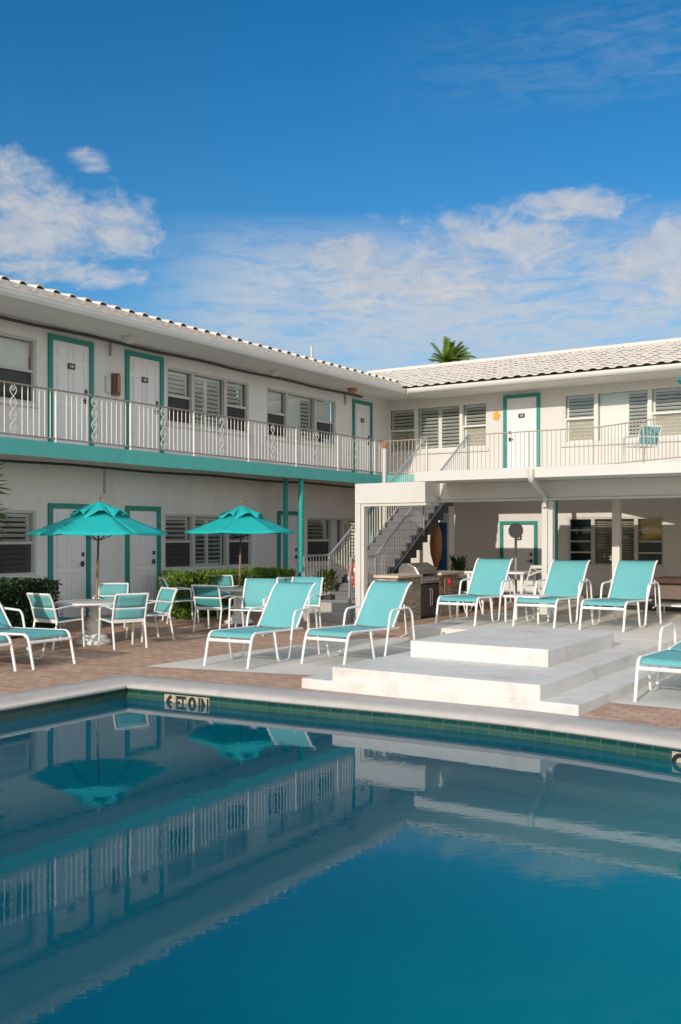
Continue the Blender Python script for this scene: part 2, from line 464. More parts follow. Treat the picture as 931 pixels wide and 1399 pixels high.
marker(225, 287, ['6', 'FT', '0', 'IN'], 'cream depth tiles reading 6 FT 0 IN at the waterline below the far coping')

marker(918.5, 946, ['O'], 'cream tile with a black round mark at the right end of the waterline')
# unseen dark green sheet behind the viewer, added to darken window reflections
MB().quad(V((-300, -300, .004)), V((300, -300, .004)), V((300, -5, .004)), V((-300, -5, .004))).build('reflection_sheet', M['reflection_sheet'])['kind'] = 'structure'
# ------------------------------------------------------------------ motel building
motel = thing('motel_building', 'two storey white L shaped motel with cream tile roof, teal bands and teal door frames', 'building', FR.p(-13.9, 0, 0))
ZF = 3.2                       # upper floor
def wall(fr, a0, a1, z0, z1, holes, mat, name='wall', depth=.14):
    m = MB()
    As = sorted({a0, a1, *[h[0] for h in holes], *[h[1] for h in holes]}); Zs = sorted({z0, z1, *[h[2] for h in holes], *[h[3] for h in holes]})
    for i in range(len(As)-1):
        for j in range(len(Zs)-1):
            ac, zc = (As[i]+As[i+1])/2, (Zs[j]+Zs[j+1])/2
            if any(h[0] < ac < h[1] and h[2] < zc < h[3] for h in holes): continue
            m.quad(fr.p(As[i], 0, Zs[j]), fr.p(As[i+1], 0, Zs[j]), fr.p(As[i+1], 0, Zs[j+1]), fr.p(As[i], 0, Zs[j+1]))
    for h in holes:
        c = [(h[0], h[2]), (h[1], h[2]), (h[1], h[3]), (h[0], h[3])]
        for k in range(4):
            a, b = c[k], c[(k+1) % 4]
            m.quad(fr.p(a[0], 0, a[1]), fr.p(b[0], 0, b[1]), fr.p(b[0], -depth, b[1]), fr.p(a[0], -depth, a[1]))
    m.quad(fr.p(a0, -3.0, z0), fr.p(a1, -3.0, z0), fr.p(a1, -3.0, z1), fr.p(a0, -3.0, z1))
    return m.build(name, mat, motel, world=True, recalc=False)

def window(fr, a0, a1, z0, z1, panels, fmat='win_frame', sill=True):
    """panels: (f0, f1, kind)"""
    f = MB(); g = MB(); s = MB(); s2 = MB(); rm = MB(); scns = []
    wd = a1-a0; hh = z1-z0; t = .045
    f.box(a0, a1, -.11, -.02, z1-t, z1, fr); f.box(a0, a1, -.11, -.02, z0, z0+t, fr)
    f.box(a0, a0+t, -.11, -.02, z0+t, z1-t, fr); f.box(a1-t, a1, -.11, -.02, z0+t, z1-t, fr)
    for k, (f0, f1, kind) in enumerate(panels):
        b0, b1 = a0+wd*f0, a0+wd*f1
        if k:
            f.box(b0-.045, b0+.045, -.12, -.008, z0+t, z1-t, fr)
        b0 += .05; b1 -= .05; zb, zt = z0+t, z1-t
        g.quad(fr.p(b0-.03, -.085, zb), fr.p(b1+.03, -.085, zb), fr.p(b1+.03, -.085, zt), fr.p(b0-.03, -.085, zt))
        def slats(x0, x1, y0, y1, mm, pitch=.086, tilt=.045, wdt=.034):
            n = max(1, int((y1-y0)/pitch))
            for q in range(n):
                zc = y0+(q+.5)*(y1-y0)/n
                P = [fr.p(x0, -.148-wdt, zc-tilt*.62), fr.p(x1, -.148-wdt, zc-tilt*.62), fr.p(x1, -.15+wdt, zc+tilt*.38), fr.p(x0, -.15+wdt, zc+tilt*.38)]
                Q = [p+UP*.007 for p in P]
                mm.add(P+Q, [(0, 1, 2, 3), (4, 5, 6, 7), (0, 1, 5, 4), (1, 2, 6, 5), (2, 3, 7, 6), (3, 0, 4, 7)])
        def stile(x0, x1, y0, y1, mm, w_=.05):
            mm.box(x0, x0+w_, -.175, -.135, y0, y1, fr); mm.box(x1-w_, x1, -.175, -.135, y0, y1, fr)
            mm.box(x0+w_, x1-w_, -.175, -.135, y0, y0+w_, fr); mm.box(x0+w_, x1-w_, -.175, -.135, y1-w_*1.4, y1, fr)
        zm = z0+hh*.5
        if kind in ('hung', 'hung_tan', 'hung_blind'):
            f.box(b0-.02, b1+.02, -.10, -.035, zm-.025, zm+.025, fr)
            f.box(b0-.02, b0+.012, -.10, -.05, zb, zm-.025, fr); f.box(b1-.012, b1+.02, -.10, -.05, zb, zm-.025, fr)
            if kind == 'hung_blind':
                slats(b0, b1, zm-.35*hh, zt, s, .05, .05, .008)
            else:
                stile(b0, b1, zb, zt, s); slats(b0+.05, b1-.05, zb+.05, zt-.07, s)
            if kind in ('hung', 'hung_blind') and fr is FL: scns.append(MB().quad(fr.p(b0-.02, -.07, zb), fr.p(b1+.02, -.07, zb), fr.p(b1+.02, -.07, zm-.025), fr.p(b0-.02, -.07, zm-.025)))
            if kind == 'hung_tan': slats(b0, b1, zb, zm-.03, s2, .05, .05, .01)
        elif kind == 'shutter':
            mid = (b0+b1)/2
            stile(b0, mid, zb, zt, s); stile(mid, b1, zb, zt, s)
            slats(b0+.05, mid-.05, zb+.05, zt-.07, s); slats(mid+.05, b1-.05, zb+.05, zt-.07, s)
        elif kind == 'half':
            mid = b0+(b1-b0)*.56
            slats(b0, mid, zb, zt, s, .05, .056, .006)
            stile(mid, b1, zb, zt, s); slats(mid+.05, b1-.05, zb+.05, zt-.07, s)
        elif kind == 'awning':
            for q in (1, 2, 3): f.box(b0-.02, b1+.02, -.10, -.035, zb+(zt-zb)*q/4-.018, zb+(zt-zb)*q/4+.018, fr)
        elif kind == 'louver':
            slats(b0, b1, zb, zt, s2, .055, .03, .022)
        elif kind == 'curtain':
            n = 9
            for q in range(n):
                xa = b0+(b1-b0)*q/n; xb = b0+(b1-b0)*(q+1)/n; d = .02 if q % 2 else -.02
                s.quad(fr.p(xa, -.16+d, zb), fr.p(xb, -.16-d, zb), fr.p(xb, -.16-d, zt), fr.p(xa, -.16+d, zt))
    ob = f.build('window', M[fmat], motel, world=True)
    g.build('pane', M['glass'], ob, world=True, recalc=False)
    if s.v: s.build('shutter', M['slat'], ob, world=True)
    if s2.v: s2.build('blind', M['slat_tan'], ob, world=True)
    for scn in scns: scn.build('insect_screen', M['screen_t'], ob, world=True, recalc=False)
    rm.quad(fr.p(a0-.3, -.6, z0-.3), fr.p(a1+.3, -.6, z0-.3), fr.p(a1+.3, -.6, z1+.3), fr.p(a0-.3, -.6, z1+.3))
    rm.build('room_dark_sheet', M['room'], ob, world=True, recalc=False)  # dark sheet stands in for the unlit room behind the glass
    if sill: MB().box(a0-.05, a1+.05, -.02, .05, z0-.07, z0-.004, fr).build('sill', M['trim'], ob, world=True, bevel=.006)
    return ob
def screenmat():
    mm, nt, b = newmat('mesh_screen')
    tr = N(nt, 'ShaderNodeBsdfTransparent'); mx = N(nt, 'ShaderNodeMixShader'); mx.inputs[0].default_value = .78
    b.inputs['Base Color'].default_value = (.04, .04, .04, 1); b.inputs['Roughness'].default_value = .8
    L(nt, tr.outputs[0], mx.inputs[1]); L(nt, b.outputs[0], mx.inputs[2]); L(nt, mx.outputs[0], nt.nodes['Material Output'].inputs[0])
    return mm
M['screen_t'] = screenmat()

def door(fr, a0, a1, z0, z1, hinge_left=True, plate=True):
    """a0..a1 outer edges of the teal frame"""
    t = .09
    f = MB(); f.box(a0, a0+t, -.01, .045, z0, z1, fr); f.box(a1-t, a1, -.01, .045, z0, z1, fr); f.box(a0+t, a1-t, -.01, .044, z1-t, z1, fr)
    b0, b1, zt = a0+t, a1-t, z1-t
    d = MB(); d.box(b0, b1, -.05, .006, z0+.01, zt, fr)
    w_ = b1-b0; h = zt-z0
    for c0, c1 in ((.13, .45), (.55, .87)):
        for r0, r1 in ((.08, .42), (.47, .80), (.845, .95)):
            x0, x1, y0, y1 = b0+w_*c0, b0+w_*c1, z0+h*r0, z0+h*r1
            e = .018
            d.box(x0, x1, .006, .020, y1-e, y1, fr); d.box(x0, x1, .006, .020, y0, y0+e, fr)
            d.box(x0, x0+e, .006, .020, y0+e, y1-e, fr); d.box(x1-e, x1, .006, .020, y0+e, y1-e, fr)
            d.box(x0+.045, x1-.045, .006, .011, y0+.045, y1-.045, fr)
    ob = d.build('door', M['door'], motel, world=True)
    f.build('door_frame', M['teal_frame'], ob, world=True, bevel=.006)
    hx = b1-.09 if hinge_left else b0+.09
    k = MB(); k.box(hx-.035, hx+.035, .006, .02, z0+.93, z0+1.03, fr)
    k.tube([fr.p(hx, .02, z0+.98), fr.p(hx, .06, z0+.98), fr.p(hx+(-.1 if hinge_left else .1), .065, z0+.98)], .012, 6)
    k.build('handle', M['dark'], ob, world=True)
    MB().box(hx-.03, hx+.03, .006, .03, z0+1.12, z0+1.19, fr).build('deadbolt', M['dark'], ob, world=True)
    if plate:
        c = (b0+b1)/2
        pl = MB().box(c-.085, c+.085, .0115, .024, z0+1.52, z0+1.63, fr).build('number_plate', M['plaque'], ob, world=True)
        MB().box(c-.03, c-.008, .0245, .026, z0+1.55, z0+1.60, fr).build('numeral', M['trim'], pl, world=True); MB().box(c+.01, c+.04, .0245, .026, z0+1.55, z0+1.60, fr).build('numeral', M['trim'], pl, world=True)
    return ob

# --- left wing openings from the survey
def wpx(fr, x0, x1, yt, yb, o=0):
    a0, zt = fr.px(x0, yt, o); a1, _ = fr.px(x1, yt, o); _, zb = fr.px(x0, yb, o)
    return a0, a1, zb, zt
wl = {}
a0, _ = FL.px(-60, 456); a1, zt = FL.px(50, 466.2); ZT, ZB = 5.14, 4.0
w1 = (a0, a1, ZB, ZT)
w2 = (FL.px(228.6, 500)[0], FL.px(340, 500)[0], ZB, ZT)
w3 = (FL.px(365, 500)[0], FL.px(459, 500)[0], ZB, ZT)
ZT2, ZB2 = 2.13, 1.0
w4 = (FL.px(-60, 700)[0], FL.px(50, 700)[0], ZB2, ZT2)
w5 = (FL.px(225.5, 700)[0], FL.px(345, 700)[0], ZB2, ZT2)
w6 = (FL.px(420, 700)[0], FL.px(497, 700)[0], ZB2, ZT2)
dl = [(65.5, 126.8), (171, 222.4), (481.5, 507.8)]
dlow = [(65.5, 122.5), (171, 218.3), (379, 410)]
holesL = [w1, w2, w3, w4, w5, w6]
A_L0 = 3.0
wall(FL, A_L0, CR, 0, 5.46, holesL, M['stucco'])
P3 = [(0, .31, 'hung'), (.31, .70, 'shutter'), (.70, 1, 'hung')]
f1_ = (FL.px(-14, 500)[0]-w1[0])/(w1[1]-w1[0])
window(FL, *w1, [(0, f1_, 'hung'), (f1_, 1, 'hung_blind')])
window(FL, *w2, [(0, .30, 'hung'), (.30, .70, 'shutter'), (.70, 1, 'hung')])
window(FL, *w3, [(0, .28, 'hung_blind'), (.28, .69, 'half'), (.69, 1, 'hung_blind')])
window(FL, *w4, [(0, f1_, 'hung'), (f1_, 1, 'hung')])
window(FL, *w5, P3)
window(FL, *w6, [(0, .42, 'hung'), (.42, .62, 'curtain'), (.62, 1, 'shutter')])
for x0, x1 in dl: door(FL, FL.px(x0, 500)[0], FL.px(x1, 500)[0], ZF, 5.29, True)
for x0, x1 in dlow: door(FL, FL.px(x0, 700)[0], FL.px(x1, 700)[0], .19, 2.27, True, plate=False)
# --- right wing
A_R1 = 5.5
w7 = (FR.px(530.5, 550)[0], FR.px(666, 550)[0], 3.98, 5.22)
w8 = (FR.px(770, 535)[0], FR.px(958, 535)[0], 3.98, 5.24)
w9 = (FR.px(776, 706)[0], FR.px(907, 706)[0], .95, 2.14)
wall(FR, CL, A_R1, 0, 5.46, [w7, w8, w9], M['stucco_sun'])
window(FR, *w7, [(0, .29, 'hung_tan'), (.29, .745, 'shutter'), (.745, 1, 'hung_tan')], 'win_frame_w')
window(FR, *w8, [(0, .25, 'hung_tan'), (.25, .645, 'half'), (.645, 1, 'hung_tan')], 'win_frame_w')
window(FR, *w9, [(0, .27, 'awning'), (.27, .72, 'louver'), (.72, 1, 'awning')], 'win_frame')
door(FR, FR.px(688.5, 540)[0], FR.px(738.5, 540)[0], ZF, 5.33, False)
door(FR, FR.px(684, 714)[0], FR.px(735, 714)[0], .05, 2.06, True)

# --- floor slabs with teal bands, eaves, roofs
OB = 1.3                                  # balcony depth, left wing
OR = 2.37                                 # balcony depth, right wing
ut = CR-OR
wt = CL+OB
m = MB(); m.box(A_L0, CR, 0, OB-.012, 3.0, ZF, FL); m.build('balcony_slab', M['soffit'], motel, world=True)
m = MB(); m.box(A_L0, ut+.01, OB-.012, OB, 2.955, ZF+.008, FL); m.build('balcony_band', M['teal'], motel, world=True)
aTeal = FR.px(569, 650, OR)[0]
bend = [(wt, ut), (-7.12, 21.35), (-5.0, 20.1), (-3.2, 19.3), (A_R1, 19.3)]
# right slab as prism following the bend
pts = [uw(CR, wt)] + [uw(u_, w_) for w_, u_ in bend] + [uw(CR, A_R1)]
n = len(pts)
tr = tessellate_polygon([[V((p.x, p.y, 0)) for p in pts]])
m = MB(); m.v = [p+UP*3.08 for p in pts]+[p+UP*(ZF-.001) for p in pts]
m.f = [tuple(t) for t in tr]+[tuple(i+n for i in t) for t in tr]+[(i, (i+1) % n, (i+1) % n+n, i+n) for i in range(n)]
m.build('balcony_slab', M['soffit'], motel, world=True)
m = MB(); m.box(wt, aTeal, ut-.012, ut-.001, 2.955, ZF+.01, FG); m.build('balcony_band', M['teal'], motel, world=True)
m = MB()
bb = [(aTeal, ut)] + bend[1:]
for (w0, u0), (w1_, u1) in zip(bb, bb[1:]):
    a, b = uw(u0, w0), uw(u1, w1_); d = (b-a).normalized(); nn = V((d.y, -d.x, 0))*.012
    m.add([a+UP*3.07, b+UP*3.07, b+UP*3.21, a+UP*3.21, a+nn+UP*3.07, b+nn+UP*3.07, b+nn+UP*3.21, a+nn+UP*3.21],
          [(0, 1, 2, 3), (4, 5, 6, 7), (0, 1, 5, 4), (1, 2, 6, 5), (2, 3, 7, 6), (3, 0, 4, 7)])
m.build('balcony_edge', M['trim'], motel, world=True)

OE = 1.25
ZS = 5.42
def eave(fr, a0, a1, oe):
    m = MB(); m.box(a0, a1, -.3, oe-.02, ZS, ZS+.03, fr); m.build('soffit', M['soffit'], motel, world=True)
    m = MB(); m.box(a0, a1, oe-.02, oe, ZS-.035, ZS+.12, fr); m.build('fascia_board', M['trim'], motel, world=True, bevel=.004)
eave(FL, A_L0, CR-OE-.02, OE); eave(FR, CL+OE+.02, A_R1, OE)
MB().box(CR-OE-.03, CR+.3, -.3, OE+.03, ZS+.034, ZS+.06, FL).build('soffit', M['soffit'], motel, world=True)
# gutter with rounded front, right wing
m = MB()
prof = [(OE+.001, ZS+.10), (OE+.11, ZS+.10), (OE+.12, ZS+.06), (OE+.10, ZS+.0), (OE+.05, ZS-.03), (OE+.001, ZS-.03)]
k = len(prof)
for a in (CL+OE+.12, A_R1):
    for o_, z_ in prof: m.v.append(FR.p(a, o_, z_))
m.f = [(i, (i+1) % k, (i+1) % k+k, i+k) for i in range(k)]+[tuple(range(k)), tuple(range(k, 2*k))]
m.build('gutter', M['trim'], motel, world=True, smooth=50)
m = MB()
for a in (A_L0, CR-OE-.02):
    for o_, z_ in prof[:]: m.v.append(FL.p(a, o_-.03 if o_ > OE+.05 else o_, z_))
m.f = [(i, (i+1) % k, (i+1) % k+k, i+k) for i in range(k)]+[tuple(range(k)), tuple(range(k, 2*k))]
m.build('gutter', M['trim'], motel, world=True, smooth=50)

PITCH = .27
def roof(fr, a0, a1, oe, ze, run, tile_w=.31, course=.36, amp=.031, closed=False):
    m = MB(); na = int((a1-a0)/tile_w)*8
    nc = int(run/course)
    def h(x):
        t = (x % 1.0)
        return amp*math.sqrt(max(0, 1-((t-.3)/.3)**2)) if t < .6 else -amp*.22*math.sin((t-.6)/.4*math.pi)
    for c in range(nc):
        d0, d1 = c*course, (c+1)*course+.02
        base = len(m.v); jit = 0
        for i in range(na+1):
            x = i/8.0; a = a0+(a1-a0)*i/na
            rj = random.Random(int(x)*131+c*7+int(a0*10)).uniform(-.006, .006)
            hh = h(x)
            lo = ze+d0*PITCH+hh+.030+rj; hi = ze+d1*PITCH+hh*.95+.004
            m.v += [fr.p(a, oe-d0, ze-.012 if (c == 0 and closed) else lo-.014), fr.p(a, oe-d0, lo), fr.p(a, oe-d1, hi)]
        for i in range(na):
            q = base+i*3
            m.f += [(q, q+3, q+4, q+1), (q+1, q+4, q+5, q+2)]
    o = m.build('roof', M['tile'], motel, world=True, smooth=35, recalc=False)
    zr = ze+run*PITCH
    r = MB()
    n_ = int((a1-a0)/.42)
    for i in range(n_):
        b0 = a0+(a1-a0)*i/n_; b1 = a0+(a1-a0)*(i+1)/n_+.05
        r.tube([fr.p(b0, oe-run, zr-.02), fr.p(b1, oe-run, zr+.0)], [.115, .10], 10)
    r.build('ridge_cap', M['tile'], o, world=True, smooth=40)
    bk = MB(); bk.quad(fr.p(a0, oe-run, zr-.02), fr.p(a1, oe-run, zr-.02), fr.p(a1, oe-2*run, ze-.02), fr.p(a0, oe-2*run, ze-.02))
    bk.quad(fr.p(a0, oe-.05, ze-.03), fr.p(a1, oe-.05, ze-.03), fr.p(a1, oe-run, zr-.05), fr.p(a0, oe-run, zr-.05))
    bk.build('roof_deck', M['tile'], o, world=True, recalc=False)
    return o
# find the run of the right roof from the ridge seen at (931, 457)
ze = 5.55
best = min((abs((ze+r_*PITCH+.08) - on_u(931, 457.3, CR-OE-.1+r_).z), r_) for r_ in [x*.05 for x in range(40, 200)])[1]
RUN = max(3.2, min(best, 6.0)); print('RUN', best, RUN)
roof(FR, CL-3.5, A_R1, OE+.1, ze, RUN)
roof(FL, A_L0, CR-OE-.35, OE+.1, ze, 4.0, .335, .36, .105, False)
MB().box(A_L0, CR-OE-.35, OE+.083, OE+.093, ze-.05, ze+.075, FL).build('bird_stop', M['tile'], motel, world=True)
MB().tube([FL.p(FL.px(426, 490, -.5)[0], -.5, 5.9), FL.p(FL.px(426, 490, -.5)[0], -.5, 6.55)], .04, 8).build('vent_pipe', M['steel'], motel, world=True)

# --- conduits, lamps, downspouts, support posts
def conduit(fr, pts, r=.018, mat='cable'):
    return MB().tube(pts, r, 6).build('conduit', M[mat], motel, world=True)
pts = [FL.p(a, .10, 5.37+.012*math.sin(a*2.1)) for a in [A_L0+i*.6 for i in range(int((CR-.4-A_L0)/.6))]]
conduit(FL, pts, .028)
pts = [FL.p(a, .45, 2.93+.012*math.sin(a*1.7)) for a in [A_L0+i*.6 for i in range(int((CR-.4-A_L0)/.6))]]
conduit(FL, pts, .026)
aa = FL.px(150, 470)[0]; conduit(FL, [FL.p(aa, .03, 5.38), FL.p(aa, .03, 5.12)], .02, 'rail_grey')
aa = FL.px(471, 530)[0]; conduit(FL, [FL.p(aa, .03, 5.4), FL.p(aa, .03, 5.1)], .02, 'rail_grey')
aa = FL.px(143, 650, .45)[0]; conduit(FL, [FL.p(aa, .45, 2.93), FL.p(aa, .45, 2.45)], .022, 'rail_grey')
def soffit_lamp(q, mat):
    return MB().lathe([(.02, 0), (.13, 0), (.13, -.03), (.10, -.10), (.05, -.13)], q.x, q.y, 16, q.z).build('soffit_lamp', mat, motel, world=True, smooth=40)
a = FL.px(484, 538, .6)[0]; soffit_lamp(FL.p(a, .55, ZS-.002), M['terracotta'])
a = FL.px(176, 466, .55)[0]; soffit_lamp(FL.p(a, .55, ZS-.002), M['trim'])
a = FL.px(376, 512, .55)[0]; soffit_lamp(FL.p(a, .55, ZS-.002), M['trim'])
def post(name, px, plane_u=None, out=None, r=.05, z0=0, z1=2.99, mat='teal_post', n=12):
    if out is not None:
        q = on_w(px, 700, CL+out)
    else:
        q = on_u(px, 700, plane_u)
    return MB().tube([V((q.x, q.y, z0)), V((q.x, q.y, z1))], r, n).build(name, M[mat], motel, world=True, smooth=40)
post('support_post', 411.5, out=1.16, r=.062)
post('support_post', 390.5, out=.55, r=.055)
post('support_post', 508, out=.9, r=.055)
post('support_post', 759, plane_u=21.9, r=.06)
o = post('downspout', 525.5, plane_u=ut-.07, r=.055, z0=0, z1=4.02, mat='trim')
q = on_u(525.5, 700, ut-.07)
MB().lathe([(.03, -.2), (.05, -.18), (.085, 0), (.07, .02)], q.x, q.y, 12, 4.03).build('downspout_head', M['terracotta'], o, world=True, smooth=40)
q = on_u(611, 700, 21.75); wq = q.dot(W)
MB().box(wq-.13, wq+.13, 21.6, 21.9, .0, 2.985, FG).build('support_pier', M['stucco'], motel, world=True, bevel=.01)

# wall fittings (things hung on the walls)
def wallbox(fr, px0, px1, y0, y1, d, name, mat, label, cat, extra=None):
    a0, z1 = fr.px(px0, y0); a1, _ = fr.px(px1, y0); _, z0 = fr.px(px0, y1)
    root = thing(name, label, cat, fr.p((a0+a1)/2, 0, z0))
    MB().box(a0, a1, .001, d, z0, z1, fr).build('case', M[mat], root, world=True, bevel=.008)
    if extra: extra(root, a0, a1, z0, z1)
    return root
def ext(root, a0, a1, z0, z1):
    c = (a0+a1)/2
    q = FL.p(c, .13, z0+.05)
    MB().lathe([(.03, 0), (.04, .02), (.04, .28), (.02, .34), (.015, .37)], q.x, q.y, 12, q.z).build('extinguisher', M['tan'], root, world=True, smooth=40)
wallbox(FL, 152, 160, 510, 540, .1, 'extinguisher_cabinet', 'cabinet', 'brown cabinet with a tan cylinder on the wall between the two left upper doors', 'cabinet', ext)
wallbox(FL, 143.5, 149, 514, 536, .05, 'wall_sign', 'trim', 'small white notice left of the extinguisher cabinet', 'sign')
q = FR.p(FR.px(679, 568)[0], .012, FR.px(679, 568)[1])
s = thing('wall_plaque', 'small yellow shell plaque on the wall beside the upper right door', 'plaque', q)
m = MB()
ring = []
for i in range(20):
    a = 2*math.pi*i/20; rr = .085+.012*math.cos(5*a); ring.append((rr*math.cos(a), rr*1.35*math.sin(a)))
pf = [q+W*x+UP*z-U*.0 for x, z in ring]; pb = [p-U*.025 for p in pf]
m.v = pf+pb; m.f = [tuple(range(20)), tuple(range(20, 40))]+[(i, (i+1) % 20, (i+1) % 20+20, i+20) for i in range(20)]
m.build('shell', M['yellow'], s, world=True)

# ------------------------------------------------------------------ railings
def railing(root, pts, ztop, zbot, spacing=.122, posts_every=14, scroll_every=14, scroll_off=7, matb='rail_metal', topmat='rail_top', r=.009):
    """pts: plan polyline (Vectors)"""
    MB().tube([p+UP*ztop for p in pts], .021, 6, .7).build('top_rail', M[topmat], root, world=True, smooth=40)
    MB().tube([p+UP*zbot for p in pts], .015, 6).build('bottom_rail', M[topmat], root, world=True, smooth=40)
    pos = []
    for a, b in zip(pts, pts[1:]):
        n = max(1, round((b-a).length/spacing))
        for i in range(n): pos.append((a.lerp(b, i/n), (b-a).normalized()))
    pos.append((pts[-1], (pts[-1]-pts[-2]).normalized()))
    pan = MB()
    for i, (p, d) in enumerate(pos):
        if i % posts_every == 0 and i:
            MB().tube([p+UP*(zbot-.09), p+UP*ztop], .021, 4).build('post', M[matb], root, world=True)
            if pan.v: pan.build('baluster_panel', M[matb], root, world=True); pan = MB()
        elif scroll_every and i % scroll_every in (scroll_off, scroll_off+1):
            if i % scroll_every == scroll_off:
                c = p+d*(spacing*.5); sc_ = MB(); H = ztop-zbot
                for sg in (1, -1):
                    pp = []
                    for k in range(25):
                        t = k/24; z = zbot+H*(.5+sg*(.5*t)); x = .06*math.sin(t*math.pi*2.0)*sg
                        pp.append(c+d*x+UP*z)
                    sc_.tube(pp, .007, 5); sc_.tube([c*2-p_+UP*(2*p_.z-2*c.z) if False else V((2*c.x-p_.x, 2*c.y-p_.y, p_.z)) for p_ in pp], .007, 5)
                    for zc, rr in ((.90, .05), (.62, .05)):
                        z0 = zbot+H*(.5+sg*(zc-.5))
                        sc_.tube([c+d*(rr*(1-k/26)*math.cos(k*.42)*sg)+UP*(z0+rr*(1-k/26)*math.sin(k*.42)) for k in range(24)], .007, 5)
                sc_.build('scroll', M[matb], root, world=True)
        else:
            pan.tube([p+UP*zbot, p+UP*ztop], r, 4)
    if pan.v: pan.build('baluster_panel', M[matb], root, world=True)
wr = wt-.05
rl = thing('balcony_railing', 'long cream railing with scroll panels along the left wing balcony above the teal band', 'railing', uw(10, wr, ZF))
aS = FL.px(-45, 520, OB-.05)[0]
railing(rl, [uw(aS, wr), uw(ut+.03, wr)], 4.07, ZF+.075, .112, 15, 15, 7, r=.0078)
wA, wC = -11.4, -10.28
rr1 = thing('balcony_railing', 'thin railing on the right wing balcony between the corner downspout and the stair head', 'railing', uw(ut, wt, ZF))
railing(rr1, [uw(ut+.05, wt+.02), uw(ut+.05, wA)], 4.07, ZF+.06, .105, 99, 0, matb='rail_tan', topmat='rail_tan', r=.0105)
rr2 = thing('balcony_railing', 'thin railing on the right wing balcony from the stair head past the teal framed door', 'railing', uw(ut, wC, ZF))
railing(rr2, [uw(ut+.05, wC), uw(21.4, -7.12), uw(20.15, -5.0), uw(19.35, -3.2), uw(19.35, 1.5)], 4.1, ZF+.06, .108, 14, 0, matb='rail_tan', topmat='rail_tan', r=.0105)

# ------------------------------------------------------------------ staircase
U0, U1 = 16.62, ut
st = thing('staircase', 'outdoor stair with grey treads darkened for shade and thin cream rails rising to the upper balcony', 'staircase', uw(U0, -10.8, 0))
nr = 17; rise = (ZF-.36)/nr; go = (U1-17.0)/nr
stp = MB(); side = MB(); side2 = MB()
for i in range(nr):
    u0 = 17.0+i*go; z = .36+(i+1)*rise
    stp.box(wA+.06, wC-.06, u0-.02, u0+go+.02, z-.05, z, FG)
    stp.box(wA+.08, wC-.08, u0+.0, u0+.02, z-rise+.002, z-.051, FG)
    side.box(wC-.075, wC-.003, u0+.003, u0+go-.003, z-rise-.16, z-.052, FG)
    side2.box(wA+.003, wA+.075, u0+.003, u0+go-.003, z-rise-.16, z-.052, FG)
stp.build('tread', M['stair_tread'], st, world=True)
side.build('stringer', M['stair_dark'], st, world=True); side2.build('stringer', M['stair_dark'], st, world=True)
un = MB()
for i in range(nr):
    u0 = 17.0+i*go; z = .36+(i+1)*rise
    un.box(wA+.09, wC-.09, u0+.004, u0+go-.004, z-rise-.14, z-.056, FG)
un.build('soffit', M['stair_dark'], st, world=True)
ld = MB(); ld.box(wA-.05, wC+.05, 16.15, 17.0, 0, .36, FG); ld.box(wA, wC, 15.87, 16.145, 0, .18, FG)
ld.build('landing', M['stair_edge'], st, world=True, bevel=.01)
def stair_rail(wv, mat, topmat):
    def tz(u_): return .36+max(0, (u_-17.0))*rise/go
    pts = [uw(16.2, wv, tz(16.2)+.92), uw(17.05, wv, tz(17)+.92), uw(U1, wv, ZF+.90)]
    end = [uw(16.05, wv, .30), uw(16.08, wv, .95)]
    MB().tube(fillet(end+pts, .12, 3), .023, 6).build('handrail', M[topmat], st, world=True, smooth=40)
    lo = [uw(16.2, wv, .46), uw(17.05, wv, .46), uw(U1, wv, ZF+.08)]
    MB().tube(lo, .016, 6).build('bottom_rail', M[mat], st, world=True, smooth=40)
    pan = MB(); n = int((U1-16.25)/.105)
    for i in range(n):
        u_ = 16.25+i*.105
        zz = tz(max(u_, 17.0))
        pan.tube([uw(u_, wv, zz+.08), uw(u_, wv, zz+.91)], .0085, 4)
    pan.build('baluster_panel', M[mat], st, world=True)
    for u_ in (16.12, 17.02, 19.1, U1-.03):
        MB().tube([uw(u_, wv, 0 if u_ < 17 else tz(u_)-.05), uw(u_, wv, tz(u_)+.91)], .024, 4).build('newel_post', M[mat], st, world=True)
stair_rail(wA, 'rail_metal', 'rail_grey')
stair_rail(wC, 'rail_grey', 'rail_grey')  # right rail coloured dark grey to stand in for its shade

# ------------------------------------------------------------------ patio canopy
UB, UFa = 16.6, 15.4
UH = 16.02
cn = thing('patio_canopy', 'white timber patio canopy frame with a shallow roof in front of the stair', 'canopy', uw(UH, -9, 0))
q = on_u(490.5, 700, UH); wP1 = q.dot(W)
hs = on_u(581, 670, UH).dot(W)
p1 = MB(); p1.box(wP1-.09, wP1+.03, UH, UH+.16, 0, 2.30, FG); p1.box(wP1+.033, wP1+.10, UH+.025, UH+.16, 0, 2.30, FG)
p1.box(wP1-.11, wP1+.12, UH-.02, UH+.17, .0, .09, FG)
p1.build('post', M['trim'], cn, world=True, bevel=.006)
h = MB(); h.box(wP1-.09, hs, UH, UH+.6, 2.302, 2.69, FG); h.build('header', M['trim'], cn, world=True, bevel=.008)
h = MB(); h.box(wP1+.035, hs, UH+.03, UH+.2, 2.25, 2.30, FG); h.build('trim_strip', M['trim'], cn, world=True, bevel=.004)
WE = 3.5
b = MB(); b.box(hs+.004, WE, UB, UB+.16, 2.36, 2.665, FG); b.build('beam', M['trim'], cn, world=True, bevel=.006)
b = MB(); b.box(hs+.004, WE, UB-.03, UB+.13, 2.32, 2.357, FG); b.build('trim_strip', M['trim'], cn, world=True, bevel=.004)
wLE = on_u(567, 650, UFa).dot(W)
rf = MB(); rf.box(wLE, WE, UFa+.022, 19.7, 2.668, 2.80, FG); rf.build('roof', M['soffit'], cn, world=True)
